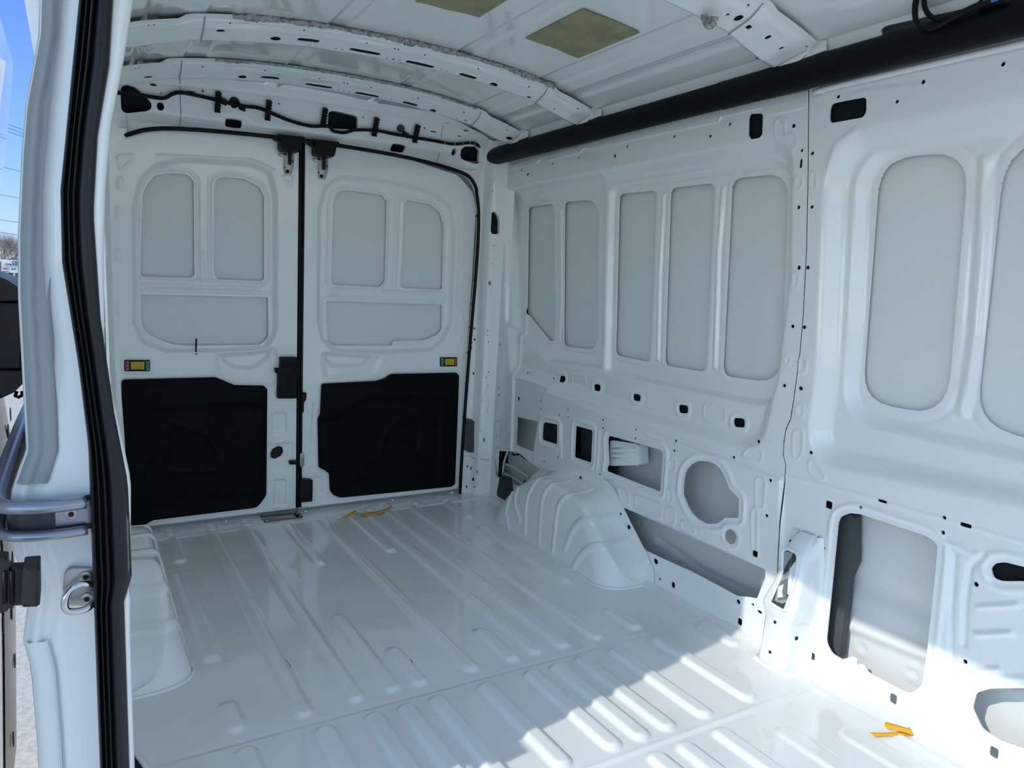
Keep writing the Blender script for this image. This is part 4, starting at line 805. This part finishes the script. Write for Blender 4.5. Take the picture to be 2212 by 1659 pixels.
# ============ structure: passenger side and side door opening ============
def mirrored(src, name, parent=None):
    me = src.data.copy(); co = np.empty(len(me.vertices)*3); me.vertices.foreach_get('co', co); co = co.reshape(-1, 3); co[:, 1] *= -1
    me.vertices.foreach_set('co', co.ravel()); me.flip_normals(); me.update(); o = bpy.data.objects.new(name, me); COL.objects.link(o); o.parent = parent; return o
wall_left = mirrored(wall_right, 'wall_left'); tag(wall_left, kind='structure')
loft('outer_skin', [[(x, -.925, z) for z in (-.15, .6, 1.7)] for x in (-.02, 1.0, 1.98)], SKIN, wall_left)
PZ = [-.05, .15, .31, .45, .57, .65, .75, .80, .86, .94, 1.0, 1.08, 1.15, 1.18, 1.27, 1.36, 1.47, 1.56, 1.70]
Of = lambda z: np.interp(z, [-.2, .10, .28, .33, .45, .50, .57, .65, .73, .80, .90, 1.03, 1.12, 1.23, 1.30, 1.40, 1.457, 1.6, 1.75], [-.985, -.983, -.992, -.992, -.995, -1.003, -.992, -1.010, -1.010, -.986, -.986, -.986, -.982, -.973, -.965, -.945, -.941, -.915, -.90])
Lf = lambda z: np.interp(z, [0, .31, .65, .81, .93, 1.08, 1.18, 1.35, 1.47, 1.75], [-.911, -.9105, -.909, -.908, -.916, -.931, -.929, -.908, -.893, -.855])
Lr = lambda z: np.interp(z, [0, .27, .56, .60, .75, .86, 1.0, 1.15, 1.26, 1.36, 1.476, 1.75], [-.869, -.869, -.868, -.856, -.857, -.872, -.885, -.889, -.880, -.862, -.852, -.81])
Rf = lambda z: np.interp(z, [0, .5, .75, .85, .94, 1.09, 1.19, 1.28, 1.37, 1.48, 1.75], [-.862, -.86, -.852, -.867, -.881, -.878, -.872, -.862, -.843, -.824, -.78])
ZL = np.linspace(-.02, 1.70, 87)
jf = [[(1.60, Rf(z)-.0, z), (2.075, Rf(z), z), (2.088, Rf(z)-.004, z), (2.088, Lr(z)-.002, z), (2.07, Lr(z)-.012, z), (2.062, Lf(z)+.004, z), (2.056, Lf(z)-.006, z), (2.050, Lf(z)*.55+Of(z)*.45, z), (2.048, Of(z)+.040, z), (2.040, Of(z)+.034, z), (2.040, Of(z)+.022, z), (2.044, Of(z)+.018, z), (2.044, Of(z)+.010, z), (2.034, Of(z)+.006, z), (2.034, Of(z), z), (2.026, Of(z)-.003, z), (1.98, Of(z)-.003, z)] for z in ZL]
jamb = loft('pillar_jamb', jf, PAINT, wall_left)
loft('jamb_sealer', [[(2.0445, Of(z)+.0415, z), (2.0525, Of(z)+.038+.001*math.sin(z*60), z), (2.0475, Of(z)+.030, z), (2.0485, Of(z)+.024, z), (2.0445, Of(z)+.020, z), (2.050, Of(z)+.015+.001*math.sin(z*90+1), z), (2.046, Of(z)+.008, z), (2.040, Of(z)+.004, z), (2.0345, Of(z)+.0005, z)] for z in np.linspace(.75, 1.69, 140)], SEALER, wall_left)
loft('jamb_sealer', [[(2.0445, Of(z)+.030, z), (2.050, Of(z)+.024, z), (2.0445, Of(z)+.014, z), (2.046, Of(z)+.006, z), (2.0345, Of(z)+.0005, z)] for z in np.linspace(-.02, .50, 60)], PAINT, wall_left)
loft('body_side_skin', [[(2.03, Of(z)-.002, z), (1.98, Of(z)-.003, z), (1.4, Of(z)-.004, z), (.3, Of(z)+.010, z), (-.03, Of(z)+.03, z)] for z in np.linspace(-.30, 1.74, 60)], PAINT, wall_left)
# sliding-door track let into the jamb
tr = empty('sliding_door_track', (2.04, -.98, .70)); tag(tr, 'dark metal sliding door track curving out of the white door jamb', 'track')
def trk(z, d=0): return [(.9, -1.022-d, z), (1.4, -1.030-d, z), (1.9, -1.032-d, z), (2.02, -1.030-d, z), (2.062, -1.018-d*.6, z), (2.080, -.992, z), (2.086, -.955, z), (2.082, -.914, z)]
tube('upper_lip', trk(.724), .0105, TRACKM, tr, flat=1.3, smoothn=6)
tube('lower_lip', trk(.680), .0075, TRACKM, tr, flat=1.3, smoothn=6)
bk = catm([(x-(.010 if x < 2.07 else .018), y+.010, .70) for x, y, z in trk(.7)], 5)
loft('channel_back', [[(p[0], p[1], z) for p in bk] for z in (.676, .70, .73)], mat('track_dark', (.06, .065, .08), .35, metal=.5), tr)
box('track_bracket', (2.060, -.955, .688), (2.076, -.905, .722), TRACKM, tr, .003); disc('screw', (2.076, -.934, .706), (1, 0, 0), .009, .003, METAL, tr, bev=.001); disc('screw_socket', (2.0792, -.934, .706), (1, 0, 0), .004, .0005, DARK, tr)
# striker on the jamb
def JX(txt, X): return [hit(p, (1, 0, 0), X) for p in px(txt)]
sp_ = fil([(p[1], p[2]) for p in JX('B1 388,545 398,460 428,420 620,415 620,655 430,645 400,610', 2.062)], .006)
stk = slab('door_striker', sp_, lambda y, z: (2.066, y, z), lambda y, z: (2.054, y, z), METAL, bev=.0015); tag(stk, 'bright metal door striker plate screwed to the pale blue lit jamb', 'striker')
tube('striker_loop', [(2.064, -.905, 0.582), (2.085, -.912, 0.594), (2.092, -.925, 0.600), (2.094, -.940, 0.594), (2.096, -.947, 0.578), (2.094, -.944, 0.562), (2.092, -.925, 0.558), (2.085, -.912, 0.562), (2.064, -.905, 0.568)], .0052, STEEL, stk, smoothn=6)
for t in ('B1 530,475', 'B1 537,610'):
    c = JX(t, 2.066)[0]; disc('screw', c, (1, 0, 0), .0095, .003, METAL, stk, bev=.001); disc('screw_socket', (c[0]+.0031, c[1], c[2]), (1, 0, 0), .004, .0006, DARK, stk)
# side door weatherstrip: ridged base and a soft lobe
sd = empty('side_door_seal', (2.09, -.89, .7)); tag(sd, 'tall black rubber door seal with a soft grey lobe, left foreground', 'seal')
def rg(z):
    a, b = Lf(z), Lr(z); m_ = a+(b-a)*.46; P_ = []
    for k in range(25):
        s = k/24; y = a+(m_-a)*s; P_.append((2.088+.012*abs(math.sin(s*math.pi*3))**.7+.004*s, y, z))
    return [(2.068, a+.001, z)]+P_+[(2.07, m_, z)]
loft('ridged_base', [rg(z) for z in ZL], RUBBER, sd)
def lb(z):
    a, b = Lf(z), Lr(z); m_ = a+(b-a)*.44; c = (m_+b)/2; r = (b-m_)/2
    return [(2.088+.85*r*math.sin(t)*(1+.1*math.sin(z*9)), c-r*math.cos(t), z) for t in np.linspace(-.3, math.pi+.3, 16)]
loft('soft_lobe', [lb(z) for z in ZL], LOBE, sd)
ge = [(p[1], p[2]) for p in JX('B1 735,-30 752,-20 775,60 795,130 800,430 788,470 745,480', 2.095)]
gp = slab('seal_end_trim', fil(ge, .006), lambda y, z: (2.097, y, z), lambda y, z: (2.085, y, z), GREYP, bev=.004); tag(gp, 'textured grey plastic trim tucked behind the black side door seal', 'trim piece')
# frame round the opening: header, front pillar
hp2 = [(1.95, 1.76), (1.95, 1.50), (2.07, 1.50), (2.10, 1.57), (2.16, 1.62), (2.24, 1.64), (3.44, 1.64), (3.52, 1.53), (3.56, 1.42), (3.56, -.2), (3.95, -.2), (3.95, 1.76)]
slab('opening_frame', hp2, lambda x, z: (x, -.835, z), lambda x, z: (x, -.955, z), PAINT, wall_left, bev=.01)
# ============ structure: open sliding door ============
dp = [(p[1], p[2]) for p in JX('P 31,-60 31,40 29,150 14,320 -2,430 -14,560 -20,700 -4,800 12,880 24,950 31,1100 33,1300 35,1659', .80)]
dy = lambda z: float(np.interp(z, [q[1] for q in dp[::-1]], [q[0] for q in dp[::-1]]))
zd = np.linspace(max(-.35, dp[-1][1]), 1.62, 40)
door_3 = loft('door_3', [[(.80, dy(z)-.05, z), (.80, dy(z)-.006, z), (.803, dy(z)-.001, z), (.81, dy(z), z), (2.12, dy(z), z), (2.13, dy(z)-.003, z), (2.13, dy(z)-.05, z), (1.5, dy(z)-.055, z)] for z in zd], PAINT, None, closed=True, caps=True, sharp=50)
tag(door_3, kind='structure')
loft('flange_reflection', [[(.802, dy(z)+.001, z), (.83, dy(z)+.003, z), (1.25, dy(z)+.003, z)] for z in np.linspace(zd[0], .80, 20)], BROWNREFL, door_3)  # brown ground reflection painted on the door's inner face
for t in ('B1 28,165', 'B1 5,215', 'B1 75,360', 'B1 70,695', 'B1 15,770', 'B1 90,995', 'B1 80,1480', 'P 22,895', 'P 17,932', 'P 13,1000'):
    h = hit(px(t)[0], (0, 1, 0), -1.093); y = dy(h[2])+.0035; h = hit(px(t)[0], (0, 1, 0), y); disc('flange_hole', (h[0], y, h[2]), (0, 1, 0), .020, .002, DARK, door_3)
for t, x0, x1 in (('P -30,585 14,604 46,624 52,634 50,648 -30,652', 1.05, 1.45), ('P -30,654 50,656 50,794 -30,798', 1.08, 1.42), ('P -30,801 52,802 56,815 52,826 30,848 -30,875', 1.05, 1.45)):
    q = fil([(p[1], p[2]) for p in JX(t, x1)], .004); pp = slab('latch_housing', q, lambda y, z: (x1, y, z), lambda y, z: (x0, y, z), mat('housing_black', (.012, .013, .018), .4), door_3, bev=.006)
tube('hook', [p for p in JX('P 36,845 33,856 40,858 48,854 48,845', 1.25)], .004, BLACK, door_3, smoothn=0)
q = fil([(p[1], p[2]) for p in JX('B1 140,425 245,415 248,650 130,655', 2.16)], .003)
bb = slab('rubber_buffer', q, lambda y, z: (2.165, y, z), lambda y, z: (2.11, y, z), mat('buffer_rubber', (.012, .012, .014), .5), bev=.004); tag(bb, 'black rubber buffer block level with the striker, left edge', 'buffer')
q = fil([(p[1], p[2]) for p in JX('B1 -60,355 45,362 50,420 75,432 150,430 150,650 75,655 40,690 -60,720', 2.15)], .003)
slab('buffer_arm', q, lambda y, z: (2.15, y, z), lambda y, z: (2.12, y, z), mat('buffer_rubber', (.012, .012, .014), .5), bb, bev=.004)
for y_ in ('B1 75,440 75,640', 'B1 30,440 30,640'): tube('buffer_groove', JX(y_, 2.152), .003, RUBBER, bb, smoothn=0)

# ============ outside ============
gm = obj('ground', [(-200, -200, -.75), (60, -200, -.75), (60, 200, -.75), (-200, 200, -.75)], [(0, 1, 2, 3)], CONC, None, False); tag(gm, kind='structure')
XS = -60.
def far(txt, X=XS): return [(p[1], p[2]) for p in JX(txt, X)]
sg = far('P 3.2,560 62,563 62,590.5 3.2,588.5')
sign = slab('roadside_sign', sg, lambda y, z: (XS+.1, y, z), lambda y, z: (XS-.1, y, z), SIGNW); tag(sign, 'white roadside sign board with COOPER in dark slanted letters on a thin white post', 'sign')
pc = far('P 30.4,589 30.4,625'); tube('sign_post', [(XS, pc[0][0], pc[0][1]), (XS, pc[0][0], -.75)], .05, WHT, sign, smoothn=0)
ZO['S'] = (0, 520, 120/1659)
def sgl(t, m_, nm, d=.12): q = far(t); slab(nm, q, lambda y, z: (XS+d, y, z), lambda y, z: (XS+.09, y, z), m_, sign)
fc = bpy.data.curves.new('sign_lettering', 'FONT'); fc.body = 'COOPER'; fc.size = 1.0; fc.shear = .35; fc.extrude = .01; fc.space_character = 1.0; fc.offset = .02
to = bpy.data.objects.new('sign_lettering', fc); COL.objects.link(to); bpy.context.view_layer.update()
dg = bpy.context.evaluated_depsgraph_get(); me = bpy.data.meshes.new_from_object(to.evaluated_get(dg)); bpy.data.objects.remove(to)
me.materials.clear(); me.materials.append(SIGNB); tl = bpy.data.objects.new('sign_lettering', me); COL.objects.link(tl); tl.parent = sign
q = far('S 145,735 575,755 590,695'); cv = np.empty(len(me.vertices)*3); me.vertices.foreach_get('co', cv); cv = cv.reshape(-1, 3); x0, x1 = cv[:, 0].min(), cv[:, 0].max(); h0, h1 = cv[:, 1].min(), cv[:, 1].max()
nw = [(XS+.12+c[2], q[0][0]+(c[0]-x0)/(x1-x0)*(q[1][0]-q[0][0]), q[0][1]+(c[1]-h0)/(h1-h0)*(q[2][1]-q[1][1])) for c in cv]
me.vertices.foreach_set('co', np.array(nw).ravel()); me.update()
sgl('S 60,768 600,782 600,788 60,775', SIGNB, 'sign_rule')
ar = far('S 440,600 390,615 365,635 380,655 430,672'); tube('sign_arc', [(XS+.12, y, z) for y, z in ar], .028, SIGNL, sign)
ar = far('S 620,605 520,612 460,640 500,665 620,668'); tube('sign_arc', [(XS+.12, y, z) for y, z in ar], .028, SIGNB, sign)
for k in range(9): sgl(f'S {75+k*22},{815+(k%2)*6} {90+k*22},{815} {90+k*22},{858} {75+k*22},{856}', SIGNL if k > 20 else mat('sign_mark', (.25, .16, .18), .5), 'small_lettering')
for k in range(5): sgl(f'S {335+k*30},{820+(k%2)*8} {357+k*30},{820} {357+k*30},{868} {335+k*30},{866}', mat('sign_mark', (.25, .16, .18), .5), 'small_lettering')
for k in range(8): 
    if k != 3: sgl(f'S {85+k*24},{900} {99+k*24},{900} {99+k*24},{930} {85+k*24},{928}', mat('sign_red', (.25, .05, .07), .5), 'small_lettering')
# brush bank, bare trees and wires behind the sign
def gv(x, y): return .8*math.sin(y*.9+x*.3)+.5*math.sin(y*2.3+1)+.3*math.sin(y*5.1)
vv_, ff_ = [], []; ny, nz = 80, 10
for i in range(ny):
    y = -30+i*.5
    for j in range(nz):
        s = j/(nz-1); vv_.append((-66-6*s+random.uniform(-.5, .5), y+random.uniform(-.2, .2), -.75+s*(2.0+.35*gv(0, y))+random.uniform(-.25, .25)))
for i in range(ny-1):
    for j in range(nz-1): a_ = i*nz+j; ff_.append((a_, a_+nz, a_+nz+1, a_+1))
bk_ = obj('brush_bank', vv_, ff_, BRUSH, None, True); tag(bk_, 'brown brush bank behind the roadside sign', 'brush', kind='stuff')
def tree(x, y, h, lab, n0=5):
    v, f = [], []
    def limb(p, d, L, r, lev):
        e = p+d*L; a = d.orthogonal().normalized(); b = d.cross(a); k = len(v)
        for c, rr in ((p, r), (e, r*.55)):
            for s in range(4): an = s*math.pi/2; v.append(tuple(c+a*rr*math.cos(an)+b*rr*math.sin(an)))
        f.extend([(k+s, k+(s+1) % 4, k+4+(s+1) % 4, k+4+s) for s in range(4)])
        if lev > 0:
            for q in range(n0 if lev > 3 else 3):
                nd = (d*1.0+Vector((random.uniform(-.9, .9), random.uniform(-.9, .9), random.uniform(-.1, .7)))).normalized(); limb(p+d*L*random.uniform(.5, 1), nd, L*random.uniform(.55, .8), r*.5, lev-1)
    limb(Vector((x, y, -.75)), Vector((0, 0, 1)), h*.38, h*.014, 6); o = obj('bare_tree', v, f, BARK, None, False); tag(o, lab, 'tree', 'bare trees behind the roadside sign'); return o
ty = lambda px_, X: JX(f'P {px_},540', X)[0][1]
tree(-80, ty(22, -80), 5.4, 'leafless brown tree straight behind the sign board'); tree(-92, ty(2, -92), 5.7, 'leafless brown tree at the very left edge'); tree(-104, ty(40, -104), 5.8, 'leafless brown tree next to the white door jamb')
for k, (t, lb_) in enumerate((('P 0,262 60,284', 'topmost'), ('P 0,270 58,291', 'second from the top'), ('P 0,279 56,297', 'third from the top'), ('P 0,359 50,372', 'fourth from the top'), ('P 0,421 45,428', 'fifth from the top'), ('P 0,475 45,481', 'sixth from the top'), ('P 0,502 40,508', 'lowest'))):
    (y0, z0), (y1, z1) = far(t, -45.); sl = (z1-z0)/(y1-y0); o = tube('power_line', [(-45, y0-12, z0-12*sl), (-45, y0, z0), (-45, y1, z1), (-45, y1+9, z1+9*sl)], .011, BLACK, None, seg=6, smoothn=0)
    tag(o, f'thin dark overhead wire against the blue sky, {lb_} of the seven', 'wire', 'overhead wires in the sky')
